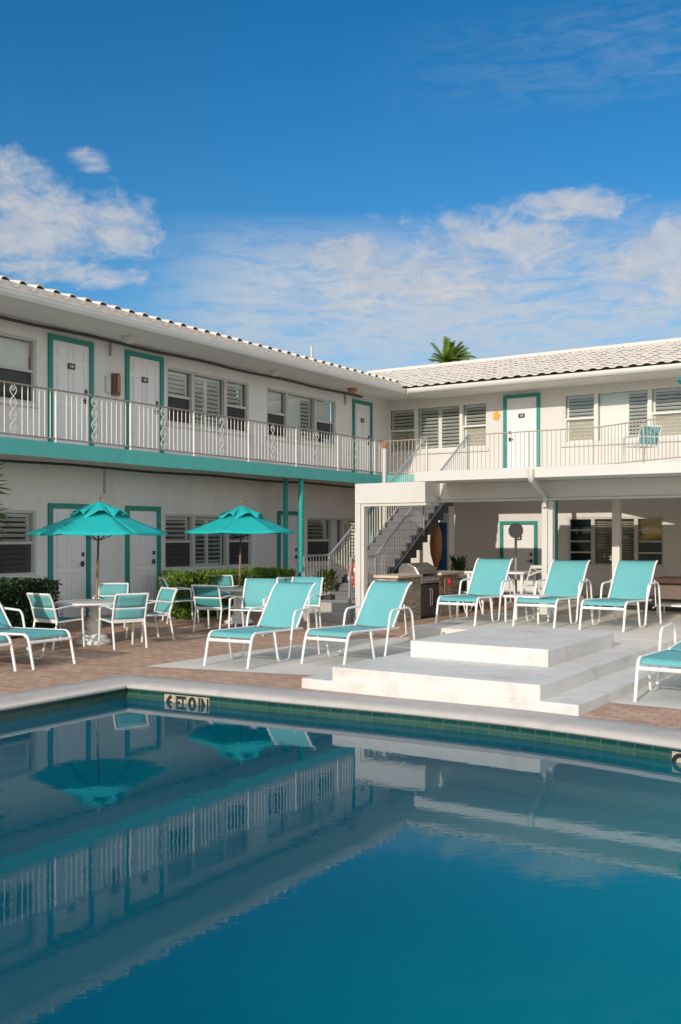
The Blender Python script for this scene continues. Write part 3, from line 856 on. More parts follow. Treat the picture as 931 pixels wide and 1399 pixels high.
rf = MB(); rf.box(-8.6, WE, 19.703, 21.2, 2.70, 2.82, FG); rf.build('roof', M['soffit'], cn, world=True)
rf = MB(); rf.box(-10.2, wLE-.004, 17.6, 19.7, 2.64, 2.75, FG); rf.build('roof', M['soffit'], cn, world=True)  # hidden roof piece, added to shade the lower wall by the door
fa = MB(); fa.box(wLE-.01, WE, UFa, UFa+.02, 2.655, 2.83, FG); fa.build('fascia_board', M['trim'], cn, world=True, bevel=.004)
wP2 = on_u(747.5, 700, UB).dot(W)
p2 = MB(); p2.box(wP2-.10, wP2+.005, UB, UB+.14, .262, 2.318, FG); p2.box(wP2+.012, wP2+.10, UB+.01, UB+.14, .262, 2.318, FG)
p2.box(wP2-.13, wP2+.13, UB-.03, UB+.17, .262, .72, FG)
p2.build('post', M['trim'], cn, world=True, bevel=.006)
wg = on_u(727, 660, UFa).dot(W)
el = MB(); el.tube(fillet([uw(UFa-.05, wg, 2.80), uw(UFa-.05, wg, 2.62), uw(UB-.05, wP2-.02, 2.40), uw(UB-.04, wP2-.02, 2.2)], .10, 4), .05, 8)
el.build('downspout', M['trim'], cn, world=True, smooth=50)
wc = on_u(843, 720, 18.9).dot(W)
c_ = MB(); c_.box(wc-.075, wc+.075, 18.83, 18.97, .262, 2.665, FG); c_.build('post', M['soffit'], cn, world=True, bevel=.006)
for wv in (-.5, 2.5):
    c_ = MB(); c_.box(wv-.09, wv+.09, UB, UB+.14, .0, 2.318, FG); c_.build('post', M['trim'], cn, world=True, bevel=.006)

# ------------------------------------------------------------------ furniture
def make_lounger(label, loc, rz, recl=58, sling='sling', group='aqua sling loungers around the pool'):
    t = thing('sun_lounger', label, 'sun lounger', loc, rz, group)
    hw = .335
    HY, HZ_ = 1.17, .415
    fr = MB()
    for sx in (-1, 1):
        fr.tube(fillet([(sx*hw, .045, .40), (sx*hw, .10, .435), (sx*hw, .5, .425), (sx*hw, HY+.12, HZ_-.01)], .06, 3), .017, 8)
    fr.tube([(-hw, HY+.10, HZ_-.02), (hw, HY+.10, HZ_-.02)], .014, 8)
    fr.tube([(-hw, .62, .375), (hw, .62, .375)], .014, 8)
    fr.build('seat_frame', M['white_metal'], t, smooth=50)
    for sx in (-1, 1):
        MB().tube(fillet([(sx*hw, -.085, .0), (sx*hw, .0, .34), (sx*hw, .035, .415), (sx*hw, .10, .437)], .05, 4), .0185, 8).build('leg', M['white_metal'], t, smooth=50)
    MB().tube([(-hw, -.005, .335), (hw, -.005, .335)], .016, 8, 1.3).build('stretcher', M['white_metal'], t, smooth=50)
    for sx in (-1, 1):
        x = sx*(hw+.035)
        MB().tube(fillet([(x, .50, .415), (x, .60, .015), (x, .86, .015), (x, 1.0, .60), (x, 1.05, .66), (x, 1.5, .68), (x, 1.60, .60), (x, 1.70, .0)], .07, 4), .0165, 8).build('armrest', M['white_metal'], t, smooth=50)
    th = R(recl); dy, dz = math.cos(th), math.sin(th); BL = .77
    bf = MB()
    def bk(s_): 
        c = .05*max(0, (s_-.80)/.2)**2
        return HY+dy*BL*s_+c, HZ_+.01+dz*BL*s_-c*.4
    for sx in (-1, 1):
        bf.tube([(sx*(hw-.02), *bk(s_)) for s_ in (-.02, .1, .3, .5, .7, .85, .92, 1.0)], .016, 8)
    y1, z1 = bk(.25)
    for sx in (-1, 1):
        yb, zb = bk(.5)
        bf.tube([(sx*(hw+.02), yb, zb-.01), (sx*(hw+.03), 1.45, .30), (sx*(hw+.03), 1.30, .28)], .009, 6)
    bf.build('back_frame', M['white_metal'], t, smooth=50)
    def seat(u_, v_):
        x = -(hw-.012)+2*(hw-.012)*u_
        if v_ < .12: k = v_/.12; y, z = .02+.07*k, .375+.062*math.sin(k*math.pi/2)
        else: k = (v_-.12)/.88; y, z = .09+(HY-.06-.09)*k, .437-.022*k
        sag = .022*(1-(2*u_-1)**2)*min(1, v_*3)*(1+.25*math.sin(v_*23))
        return (x, y, z-sag)
    MB().sheet(seat, 10, 22).build('seat_sling', M[sling], t, smooth=60, solid=.006, recalc=False)
    def back(u_, v_):
        x = (hw-.02)*(2*u_-1); y, z = bk(v_*1.02)
        sag = .03*(1-(2*u_-1)**2)*(1-.6*v_**3)
        return (x, y+sag*dz, z-sag*dy)
    MB().sheet(back, 10, 14).build('back_sling', M[sling], t, smooth=60, solid=.006, recalc=False)
    return t
g_l = on_z
P = on_z(309, 911.7)
L1 = make_lounger('aqua lounger on the pale pad left of the white steps, left of its twin', P+U*.07, ANG_U+R(5), 52)
def foot(x0, y0, x1, y1, z=0):
    a, b = on_z(x0, y0, z), on_z(x1, y1, z); return (a+b)/2
loungers = [
 (on_z(443, 909)+U*.05, ANG_U+R(-1), 'aqua lounger overlapping the left end of the white steps'),
 ((on_z(593, 853, .262)+on_z(651, 855.5, .262))/2+U*.08, ANG_U+R(3), 'aqua lounger on the terrace nearest the stone grill island'),
 ((on_z(698, 855, .262)+on_z(761, 859, .262))/2+U*.08, ANG_U+R(1), 'aqua lounger on the terrace just in front of the white canopy post'),
 ((on_z(788, 859.5, .262)+on_z(857, 865, .262))/2+U*.08, ANG_U+R(-1), 'aqua lounger on the terrace furthest right in the row of three'),
 (on_z(868, 959)+W*.335+U*.08, ANG_U, 'aqua lounger at the right picture edge beside the brick strip'),
 ((on_z(45, 916)+on_z(102.5, 906.5))/2-W*.08, math.atan2(W.x, -W.y), 'aqua lounger at the left picture edge with its foot end by the round table'),
 (on_z(21, 917.5)-U*.33-W*.08, math.atan2(W.x, -W.y)+R(1), 'aqua lounger mostly cut off by the left picture edge, nearest the pool'),
]
for k_, (p, rz, lb) in enumerate(loungers):
    make_lounger(lb, V(p), rz, (53, 53.5, 51, 52.5, 4, 52, 50)[k_])

def make_chair(label, loc, rz, sling, H=.82, group=None, seat_z=.42, name='patio_chair', backmat=None, hw=.255):
    """local +Y is the way the sitter faces"""
    t = thing(name, label, 'chair', loc, rz, group)
    dp = .23
    wm = M['white_metal']
    lean = .11*(H-seat_z)/.4
    for sx in (-1, 1):
        MB().tube([(sx*(hw+.015), dp+.04, 0), (sx*(hw+.015), dp, .60)], .0165, 6).build('leg', wm, t, smooth=40)
        MB().tube([(sx*hw, -dp-.08, 0), (sx*hw, -dp, seat_z)], .0165, 6).build('leg', wm, t, smooth=40)
        MB().tube(fillet([(sx*(hw+.01), -dp-.05, .60), (sx*(hw+.02), 0, .635), (sx*(hw+.015), dp+.01, .605), (sx*(hw+.015), dp, .56)], .05, 3), .021, 8, .6).build('armrest', wm, t, smooth=40)
    sf = MB()
    sf.tube([(-hw, -dp, seat_z-.02), (-hw, dp, seat_z)], .014, 6); sf.tube([(hw, -dp, seat_z-.02), (hw, dp, seat_z)], .014, 6)
    sf.tube([(-hw, dp, seat_z), (hw, dp, seat_z)], .014, 6); sf.tube([(-hw, -dp, seat_z-.02), (hw, -dp, seat_z-.02)], .014, 6)
    sf.build('seat_frame', wm, t, smooth=40)
    def bp(s_): return (-dp-lean*s_-.03*max(0, s_-.7)/.3, seat_z+(H-seat_z)*s_)
    bf = MB()
    for sx in (-1, 1): bf.tube([(sx*hw, *bp(s_)) for s_ in (-.03, .25, .5, .75, .9, 1.0)], .0165, 6)
    for s_, r in (((.02, .013), (.46, .013), (1.0, .014)) if H < .9 else ((.02, .013),)):
        y, z = bp(s_); bf.tube([(-hw, y, z), (hw, y, z)], r, 6, 1.25)
    bf.build('back_frame', wm, t, smooth=40)
    MB().sheet(lambda a, b: ((hw-.012)*(2*a-1), -dp+.02+(2*dp-.03)*b, seat_z+.012-.018*(1-b)-.03*(1-(2*a-1)**2)*math.sin(b*math.pi)), 6, 6).build('seat_sling', M[sling], t, smooth=60, solid=.005, recalc=False)
    for s0, s1 in (((.06, .43), (.50, .97)) if H < .9 else ((.04, 1.01),)):
        MB().sheet(lambda a, b: ((hw-.012)*(2*a-1), bp(s0+(s1-s0)*b)[0]-.012*(1-(2*a-1)**2), bp(s0+(s1-s0)*b)[1]), 6, 4).build('back_sling', M[backmat or sling], t, smooth=60, solid=.005, recalc=False)
    return t
def face(p, q):        # rotation so that +Y points from p to q
    d = q-p; return math.atan2(-d.x, d.y)

def make_table(label, loc, group):
    t = thing('round_table', label, 'table', loc, 0, group)
    MB().lathe([(.04, .625), (.50, .625), (.575, .63), (.585, .645), (.575, .66), (.50, .665), (.06, .667), (.03, .667)], n=40).build('table_top', M['white_metal'], t, smooth=40)
    MB().lathe([(.27, 0), (.28, .03), (.26, .06), (.21, .075), (.225, .10), (.19, .145), (.12, .165), (.085, .20), (.115, .26), (.13, .30), (.10, .37), (.065, .42), (.085, .45), (.075, .50), (.06, .54), (.15, .60), (.30, .618), (.30, .624)], n=24).build('pedestal', M['white_metal'], t, smooth=45)
    return t
def make_umbrella(label, loc, rz, tilt=(0, 0), group='turquoise canvas umbrellas'):
    t = thing('patio_umbrella', label, 'umbrella', loc, rz, group)
    zr, za, Rr = 1.73, 2.16, 1.07
    sx, sy = tilt
    def T(x, y, z): return V((x+sx*z, y+sy*z, z))
    MB().tube([T(0, 0, .03), T(0, 0, 1.30)], .021, 10).build('pole', M['wood_pole'], t, smooth=40)
    MB().tube([T(0, 0, 1.28), T(0, 0, 2.12)], .017, 10).build('upper_pole', M['pole_dark'], t, smooth=40)
    can = MB(); nseg = 6; rows = 8; sub = 6
    base = 0
    def cp(s_, k, f):      # s_: 0 apex..1 rim, k panel, f across
        a0, a1 = 2*math.pi*k/nseg, 2*math.pi*(k+1)/nseg
        x = (math.cos(a0)*(1-f)+math.cos(a1)*f)*Rr*s_; y = (math.sin(a0)*(1-f)+math.sin(a1)*f)*Rr*s_
        z = za-(za-zr)*s_ - .02*s_*s_*4*f*(1-f) - .006*math.sin(s_*math.pi)
        return T(x, y, z)
    for k in range(nseg):
        can.sheet(lambda a, b: cp(.24+.76*a, k, b), rows, sub)
    cano = can.build('canopy', M['canvas'], t, smooth=22, solid=.004, recalc=True)
    val = MB()
    for k in range(nseg):
        val.sheet(lambda a, b: cp(1, k, b)+V((0, 0, -.02*a)), 1, sub)
    val.build('valance', M['canvas'], cano, smooth=22, solid=.003, recalc=False)
    vent = MB()
    def vp(s_, k, f):
        a0, a1 = 2*math.pi*k/nseg, 2*math.pi*(k+1)/nseg
        x = (math.cos(a0)*(1-f)+math.cos(a1)*f)*Rr*s_; y = (math.sin(a0)*(1-f)+math.sin(a1)*f)*Rr*s_
        z = za+.075-.225*(s_/.42)**1.1 + .05*math.sin(f*math.pi*2+k)*(s_/.42)**2 + .03*4*f*(1-f)*(s_/.42)**2
        return T(x, y, z)
    for k in range(nseg): vent.sheet(lambda a, b: vp(.42*a+.002, k, b), 5, 6)
    vent.build('vent', M['canvas'], cano, smooth=22, solid=.004, recalc=False)
    for k in range(nseg):
        a = 2*math.pi*k/nseg
        pts = [T(math.cos(a)*Rr*s_, math.sin(a)*Rr*s_, za-(za-zr)*s_-.016) for s_ in (.05, .3, .6, .98)]
        rb = MB().tube(pts, .009, 6).build('rib', M['pole_dark'], t)
        mid = pts[2]
        MB().tube([T(math.cos(a)*.03, math.sin(a)*.03, 1.62), mid], .008, 6).build('strut', M['pole_dark'], rb)
    q = T(0, 0, za+.08); MB().lathe([(.02, 0), (.026, .012), (.012, .03), (.03, .055), (.02, .08), (.004, .09)], q.x, q.y, 10, q.z).build('finial', M['wood_pole'], t, smooth=50)
    return t

C1 = on_z(128, 879); C1 = V((C1.x, C1.y, 0))
C2 = V(((326-CX)/72.0, 1340/72.0, .0)); C2.z = .03
tb = make_table('white round pedestal table left, nearest the pool corner', C1, 'round pedestal tables')
dup(tb, C2, 0, 'white round pedestal table in front of the green hedge', 'round pedestal tables')
um = make_umbrella('turquoise umbrella with a leaning pole in the left round table', C1+V((.03, 0, 0)), R(12), (.028, 0))
dup(um, C2, R(17), 'turquoise umbrella over the round table by the green hedge')
q = on_u(926, 519, 0); 
pu = V(((992-CX)/F_PX*20.4, 20.4, ZF))
dup(um, pu, R(0), 'turquoise umbrella tip on the upper right balcony at the picture edge')

chairs = 'aqua sling armchairs at the round tables'
def zc(x, y, z=0): return on_z(x, y, z)
pA = zc(80, 884); chA = make_chair('aqua armchair left of the left table, seen from its back left', pA, face(pA, C1)+R(4), 'sling', group=chairs)
def chair(x, y, target, label, turn=0, z=0, base=chA):
    p = zc(x, y, z); return dup(base, p, face(p, target)+R(turn), label, chairs)
chB = make_chair('aqua armchair with its back to the pool in front of the left table', zc(168, 884), face(zc(168, 884), C1)+R(-14), 'sling', group=chairs, backmat='sling')
chair(204, 874, C1, 'aqua armchair seen side on right of the left table', 4)
chair(152, 862, C1, 'aqua armchair facing the pool behind the left table', 0)
chair(58, 866, C1, 'aqua armchair half hidden behind the left table near the dark hedge', 0)
dk = make_chair('aqua armchair, sling darkened for shade, turned sideways left of the hedge table', zc(248, 850, .08), face(zc(248, 850, .08), C2), 'sling_shaded', group=chairs)
chair(294, 862, C2, 'aqua armchair, sling darkened for shade, with its back to the pool at the hedge table', -8, 0, dk)
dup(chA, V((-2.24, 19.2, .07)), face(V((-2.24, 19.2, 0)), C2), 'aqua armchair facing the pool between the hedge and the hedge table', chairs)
chair(384, 846, C2, 'aqua armchair, sling darkened for shade, right of the hedge table behind the high back chairs', 10, 0, dk)
hb = 'high back aqua sling chairs'
pH = zc(345, 866); H1 = make_chair('high back aqua chair facing the pool behind the front left lounger', pH, math.pi+ANG_U+R(14), 'sling', .93, hb, .42, 'high_back_chair', hw=.30)
pH2 = zc(408, 861); dup(H1, pH2, math.pi+ANG_U+R(10), 'high back aqua chair hidden partly by the front left lounger backrest', hb)
# chair on the upper balcony
pU = V(((876-CX)/F_PX*21.2, 21.2, ZF)); dup(chA, pU, math.pi*.5+ANG_U-R(38), 'aqua armchair standing on the upper right balcony behind the railing', 'aqua sling armchairs at the round tables')
b = bpy.data.objects

# white tables and chairs under the canopy
def make_side_table(label, loc, rz, w_, d_, h, group):
    t = thing('side_table', label, 'table', loc, rz, group)
    MB().box(-w_/2, w_/2, -d_/2, d_/2, h-.035, h).build('table_top', M['white_metal'], t, bevel=.008)
    for sx in (-1, 1):
        x = sx*(w_/2-.03)
        MB().tube(fillet([(x, -d_/2+.03, h-.035), (x, -d_/2+.03, .015), (x, d_/2-.03, .015), (x, d_/2-.03, h-.035)], .05, 3), .017, 8).build('leg', M['white_metal'], t, smooth=40)
    return t
T0 = make_side_table('low white side table between two terrace loungers left of the canopy post', zc(712, 853, .262)+U*.25, ANG_U, .62, .5, .46, 'white sled leg side tables')
dup(T0, zc(917, 860)+W*.1, ANG_U, 'white side table at the right picture edge before the dark wood bar', 'white sled leg side tables')
dup(T0, zc(640, 848, .0)+U*.3, ANG_U, 'white side table behind the lounger nearest the grill island', 'white sled leg side tables')
p = on_u(692, 790, 18.6); pt = V((p.x, p.y, .262))
dt = thing('dining_table', 'white rectangular dining table in the shade under the canopy', 'table', pt, ANG_U)
MB().box(-.75, .55, -.4, .4, .66, .70).build('table_top', M['white_metal'], dt, bevel=.008)
for x in (-.68, .48):
    for y in (-.33, .33): MB().box(x-.025, x+.025, y-.025, y+.025, 0, .66).build('leg', M['white_metal'], dt)
def make_folding(label, loc, rz, group):
    t = thing('folding_chair', label, 'chair', loc, rz, group)
    for sx in (-1, 1):
        MB().tube([(sx*.2, .28, 0), (sx*.2, -.22, .86)], .016, 6).build('leg', M['white_metal'], t)
        MB().tube([(sx*.18, -.26, 0), (sx*.18, .14, .47)], .016, 6).build('leg', M['white_metal'], t)
    MB().box(-.19, .19, -.16, .20, .44, .465).build('seat', M['white_metal'], t, bevel=.006)
    bk = MB(); bk.box(-.2, .2, -.215, -.195, .80, .86); bk.tube([(-.2, -.12, .66), (.2, -.2, .82)], .012, 6); bk.tube([(.2, -.12, .66), (-.2, -.2, .82)], .012, 6)
    bk.build('backrest', M['white_metal'], t)
    return t
pf_ = on_u(731, 790, 17.9); pf_ = V((pf_.x, pf_.y, .262))
fc = make_folding('white cross back folding chair left of the canopy post', pf_, face(pf_, pt), 'white folding chairs')
pg = on_u(640, 790, 19.6); pg = V((pg.x, pg.y, .262 if pg.dot(W) > -7.5 else .0))
dup(fc, pg, face(pg, pt), 'white cross back folding chair behind the lounger nearest the grill', 'white folding chairs')
pd = on_u(705, 725, 19.6)
ds = thing('disc_sign', 'round grey disc on a slim grey pole in front of the lower teal door', 'sign', (pd.x, pd.y, .262))
MB().tube([V((0, 0, 0)), V((0, 0, pd.z-.262-.14))], .028, 8).lathe([(.16, 0), (.17, .012), (.02, .025)], 0, 0, 20).build('pole', M['rail_grey'], ds, smooth=40)
m = MB(); rg = [V((0, 0, pd.z-.262))+W*(.165*math.cos(a))+UP*(.165*math.sin(a)) for a in [i*math.pi/14 for i in range(28)]]
m.v = [p-U*.012 for p in rg]+[p+U*.012 for p in rg]; m.f = [tuple(range(28)), tuple(range(28, 56))]+[(i, (i+1) % 28, (i+1) % 28+28, i+28) for i in range(28)]
m.build('disc', M['rail_grey'], ds)
# dark wood bar at the right
pb = on_u(893, 795, 18.7); wb = pb.dot(W)
bar = thing('bar_counter', 'dark wood bar counter with brown panels under the canopy at the right edge', 'counter', uw(18.7, wb+1.5, 0))
MB().box(wb, wb+4, 18.6, 19.4, pb.z-.02, pb.z+.08, FG).build('counter_top', M['wood_dark'], bar, world=True, bevel=.01)
MB().box(wb+.1, wb+4, 18.72, 19.3, .50, pb.z-.022, FG).build('front_panel', M['cabinet'], bar, world=True, bevel=.006)
MB().box(wb-1.2, wb+4, 18.85, 19.25, .262, .497, FG).build('plinth', M['black'], bar, world=True)

# ------------------------------------------------------------------ grill island
gi0 = on_z(543, 851); uG, wG = gi0.dot(U), gi0.dot(W)
wG0 = on_u(511, 800, uG).dot(W)
gi = thing('grill_island', 'stacked stone grill island with a beige counter in front of the stair', 'grill island', uw(uG, wG, 0))
GL = 2.7
def stone_uv(co, vi): return (co.dot(U)*1.0+co.dot(W), co.z)
bd = MB(); gA, gB = uG+.95, uG+1.75
bd.box(wG0, wG, uG, gA, 0, .86, FG); bd.box(wG0, wG-.35, gA+.002, gB-.002, 0, .86, FG); bd.box(wG0, wG, gB, uG+GL, 0, .86, FG)
bd.build('stone_base', M['stone'], gi, world=True, uvs=stone_uv)
MB().box(wG0-.04, wG+.05, uG-.05, gA-.01, .863, .915, FG).build('counter_top', M['counter'], gi, world=True, bevel=.006)
MB().box(wG0-.04, wG+.05, gB+.01, uG+GL+.3, .863, .915, FG).build('counter_top', M['counter'], gi, world=True, bevel=.006)
gr = thing('gas_grill', 'built in steel barbecue with a closed hood and black doors in the stone island', 'grill', uw((gA+gB)/2, wG, 0))
MB().box(wG-.34, wG-.01, gA+.01, gB-.01, .03, .70, FG).build('cabinet', M['black'], gr, world=True)
for k in (0, 1):
    a0_ = gA+.05+k*.36
    gd = MB().box(wG-.006, wG+.006, a0_, a0_+.33, .08, .68, FG).build('door', M['dark'], gr, world=True)
    MB().tube([uw(gA+.36+k*.08, wG+.005, .25), uw(gA+.36+k*.08, wG+.03, .27), uw(gA+.36+k*.08, wG+.03, .58), uw(gA+.36+k*.08, wG+.005, .6)], .008, 6).build('handle', M['steel'], gd, world=True)
MB().box(wG-.05, wG+.02, gA+.0, gB-.0, .72, .86, FG).build('control_panel', M['steel'], gr, world=True, bevel=.008)
for k in range(4):
    MB().tube([uw(gA+.12+k*.19, wG+.02, .79), uw(gA+.12+k*.19, wG+.055, .79)], .022, 8).build('knob', M['steel'], gr, world=True, smooth=40)
ho = MB(); prof = [(wG0+.02, .90), (wG0+.02, 1.02), (wG0+.10, 1.12), (wG-.28, 1.13), (wG-.12, 1.05), (wG-.02, .90)]
k = len(prof)
for u_ in (gA-.02, gB+.02):
    for w_, z_ in prof: ho.v.append(uw(u_, w_, z_))
ho.f = [(i, (i+1) % k, (i+1) % k+k, i+k) for i in range(k)]+[tuple(range(k)), tuple(range(k, 2*k))]
ho.build('hood', M['steel'], gr, world=True, bevel=.015)
MB().tube([uw(gA+.1, wG+.0, 1.02), uw(gB-.1, wG+.0, 1.02)], .014, 8).build('hood_handle', M['steel'], gr, world=True)
q = uw(gB+.32, wG+.07, .80)
mt = thing('oven_mitt', 'small red oven mitt hanging from the end of the grill counter', 'oven mitt', q)
MB().lathe([(.012, .0), (.045, -.04), (.055, -.1), (.04, -.15), (.012, -.17)], 0, 0, 12).build('mitt', M['red'], mt, smooth=60)
q = uw(gB+.12, wG+.07, .80)
tg = thing('grill_tongs', 'brown handled grill tools hanging beside the barbecue', 'grill tools', q)
for k in range(4): MB().tube([V((k*.02, k*.03, 0)), V((k*.022, k*.035, -.3-.04*k))], .012, 6).build('tool', M['wood_pole'], tg)

# stored things below the stair
q = on_u(603, 745, 20.9); zb = 0.0
bl = thing('storage_board', 'tall dark blue board leaning under the stair', 'board', (q.x, q.y, 0), ANG_U)
MB().box(-.16, .16, -.03, .03, .0, 2.0).build('board', M['blue'], bl, bevel=.02)
q = on_u(596, 745, 20.5)
tn = thing('folded_umbrella', 'closed tan umbrella bundle hanging under the stair beside a blue board', 'umbrella', (q.x, q.y, 0))
MB().lathe([(.03, .9), (.06, 1.0), (.13, 1.25), (.15, 1.5), (.13, 1.75), (.05, 2.0)], 0, 0, 12).build('fabric', M['tan'], tn, smooth=60)
MB().tube([(0, 0, 0), (0, 0, .95)], .02, 8).build('pole', M['wood_pole'], tn)

# life ring and planter by the stair foot
q = on_u(483, 785, 16.28)
lr = thing('life_ring', 'orange life ring hanging on the stair newel behind the canopy post', 'life ring', q)
ax1 = (W*.75-U*.66).normalized()
MB().tube([ax1*(.22*math.cos(i*math.pi/16))+UP*(.22*math.sin(i*math.pi/16)) for i in range(32)], .055, 10, closed=True).build('ring', M['orange'], lr, smooth=60)
for k in range(4):
    bn = MB(); a = k*math.pi/2+.4; c_ = ax1*(.22*math.cos(a))+UP*(.22*math.sin(a)); tdir = (-ax1*math.sin(a)+UP*math.cos(a))
    bn.tube([c_-tdir*.035, c_+tdir*.035], .058, 10)
    bn.build('band', M['white_metal'], lr, smooth=40)

def leaf_cloud(mb, centers, n, size, rnd, droop=.3):
    for _ in range(n):
        c = rnd.choice(centers) if isinstance(centers, list) else centers(rnd)
        d = V((rnd.gauss(0, 1), rnd.gauss(0, 1), rnd.gauss(.2, .8))).normalized()
        s_ = d.cross(V((rnd.random()-.5, rnd.random()-.5, rnd.random()-.5))).normalized()
        l = size*rnd.uniform(.6, 1.3); w_ = l*.28
        up = d.cross(s_)*l*.08
        mb.add([c, c+d*l*.5+s_*w_+up, c+d*l, c+d*l*.5-s_*w_+up], [(0, 1, 2, 3)])
def hedge(fr, a0, a1, o0, o1, zh, mat, label, n, seed, ls=.075):
    rnd = random.Random(seed)
    root = thing('hedge', label, 'hedge', fr.p((a0+a1)/2, (o0+o1)/2, .03))
    core = MB(); core.box(a0+.1, a1-.1, o0+.08, o1-.08, .05, zh-.1, fr); core.build('shade_core', M['hedge_core'], root, world=True)  # dark inner box stands in for shade between the leaves
    m = MB()
    def c(r):
        f = r.random()
        a = r.uniform(a0, a1); o_ = r.uniform(o0, o1); z = r.uniform(.08, zh)
        if f < .40: o_ = o1-abs(r.gauss(0, .04))
        elif f < .72: z = zh-abs(r.gauss(0, .04))+.03*math.sin(a*5)+.02*math.sin(a*13)
        elif f < .82: a = a0+abs(r.gauss(0, .04))
        elif f < .92: a = a1-abs(r.gauss(0, .04))
        return fr.p(a, o_, z+.012*math.sin(a*9+z*5))
    leaf_cloud(m, c, n, ls, rnd)
    m.build('foliage', M[mat], root, world=True, recalc=False)
M['hedge_core'] = surf('hedge_shade_core', (.02, .03, .012), .95, .3)
ha0, ha1 = FL.px(250, 790, 1.2)[0], FL.px(402, 790, 1.2)[0]
hedge(FL, ha0, ha1, .55, 1.25, .95, 'hedge', 'clipped green box hedge under the lower window behind the hedge table', 17000, 3, .052)
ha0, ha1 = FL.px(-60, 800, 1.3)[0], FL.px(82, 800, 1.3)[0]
hedge(FL, ha0, ha1, .5, 1.3, .95, 'hedge_dark', 'hedge with shade darkened leaves under the left lower window behind the loungers', 9000, 4, .06)

def pot_plant(root, c, n, r, h, mat, seed, lsize=.2):
    rnd = random.Random(seed); m = MB()
    for _ in range(n):
        a = rnd.uniform(0, 6.28); rr = r*math.sqrt(rnd.random()); z = rnd.uniform(.15, 1)*h
        base = c+V((rr*.4*math.cos(a), rr*.4*math.sin(a), z*.7)); tip = c+V((rr*math.cos(a)*1.2, rr*math.sin(a)*1.2, z))
        d = (tip-base); l = max(.1, d.length); d.normalize(); d = (d+V((0, 0, .3))).normalized()
        s_ = d.cross(UP).normalized() if abs(d.z) < .98 else V((1, 0, 0)); ll = lsize*rnd.uniform(.6, 1.2)
        m.add([base, base+d*ll*.5+s_*ll*.17, base+d*ll, base+d*ll*.5-s_*ll*.17], [(0, 1, 2, 3)])
    m.build('foliage', M[mat], root, world=True, recalc=False)
q = on_z(446, 842)
pl = thing('planter', 'dark grey square planter with yellow green leaves at the stair foot', 'planter', (q.x, q.y, 0), ANG_U)
MB().box(-.24, .24, -.2, .2, .12, .46).build('pot', M['dark'], pl, bevel=.01)
MB().box(-.32, .32, -.28, .28, 0, .115).build('base', M['stair_edge'], pl, bevel=.01)
pot_plant(pl, V((q.x, q.y, .44)), 220, .36, .62, 'croton', 5, .2)
for k, (px_, uu, lb, hh) in enumerate(((626, 20.2, 'upright dark green pot plant behind the grill counter', .55), (650, 20.4, 'low dark green pot plant right of the grill counter', .36))):
    q = on_u(px_, 790, uu); zz = .70 if k == 0 else .55
    pp = thing('potted_plant', lb, 'plant', (q.x, q.y, .02), 0, None)
    MB().lathe([(.12, 0), (.17, .3), (.19, zz-.05), (.17, zz)], 0, 0, 14).build('pot', M['dark'], pp, smooth=40)
    pot_plant(pp, V((q.x, q.y, zz)), 110, .24, hh, 'yucca', 8+k, .22)

# yucca at the left edge, palm beyond the roof
q = V(((-32-CX)/F_PX*13.6, 13.6, 0))
yc = thing('yucca_plant', 'spiky dark green yucca at the left picture edge under the balcony', 'plant', q)
MB().tube([V((0, 0, 0)), V((.03, .02, 1.0)), V((0, 0, 2.1))], [.09, .075, .06], 10).build('trunk', M['trunk'], yc, smooth=50)
rnd = random.Random(12); m = MB()
for hz_, nn in ((2.36, 90), (1.95, 70)):
    for _ in range(nn):
        a = rnd.uniform(0, 6.28); e = rnd.uniform(-.5, 1.35); l = rnd.uniform(.42, .62)
        d = V((math.cos(a)*math.cos(e), math.sin(a)*math.cos(e), math.sin(e))); s_ = d.cross(UP).normalized()*.02
        c = V((0, 0, hz_+rnd.uniform(-.1, .1))); p1_ = c+d*l*.55; p2_ = c+d*l-UP*.06*math.cos(e)
        m.add([c-s_*.6, c+s_*.6, p1_+s_, p2_, p1_-s_], [(0, 1, 2, 3, 4)])
m.build('foliage', M['yucca'], yc, recalc=False)

YP = 52.0
q = V(((612-CX)/F_PX*YP, YP, 0)); zc_ = EYE+(HZ-499)/F_PX*YP
pm = thing('palm_tree', 'windblown green palm crown showing above the right wing roof ridge', 'palm tree', q)
MB().tube([V((0, 0, 0)), V((.2, 0, zc_*.5)), V((0, 0, zc_))], [.2, .15, .12], 10).build('trunk', M['trunk'], pm, smooth=50)
rnd = random.Random(5); m = MB()
for k in range(110):
    a = rnd.uniform(0, 6.28); e = rnd.uniform(-.15, 1.45); ln = rnd.uniform(1.0, 1.6)
    d = V((math.cos(a)*math.cos(e)+.16, math.sin(a)*math.cos(e), math.sin(e))).normalized()
    pts = []
    p = V((0, 0, zc_)); dd = d.copy()
    for s_ in range(12):
        pts.append(p.copy()); p = p+dd*ln/11; dd = (dd+V((.035, 0, -.085*math.cos(e)-.02))).normalized()
    m.tube(pts, .012, 4)
    for i in range(2, 12):
        t = (pts[i]-pts[i-1]).normalized(); sd = t.cross(UP).normalized()
        for sg in (-1, 1):
            for j in range(2):
                b0 = pts[i-1].lerp(pts[i], j/2); l = .42*(1-.55*i/12)*rnd.uniform(.8, 1.1)
                tip = b0+(t*.65+sd*sg*.75-UP*.35+V((.15, 0, 0)))*l; w_ = t*.045
                m.add([b0-w_, b0+w_, tip], [(0, 1, 2)])
m.build('crown', M['palm'], pm, recalc=False)

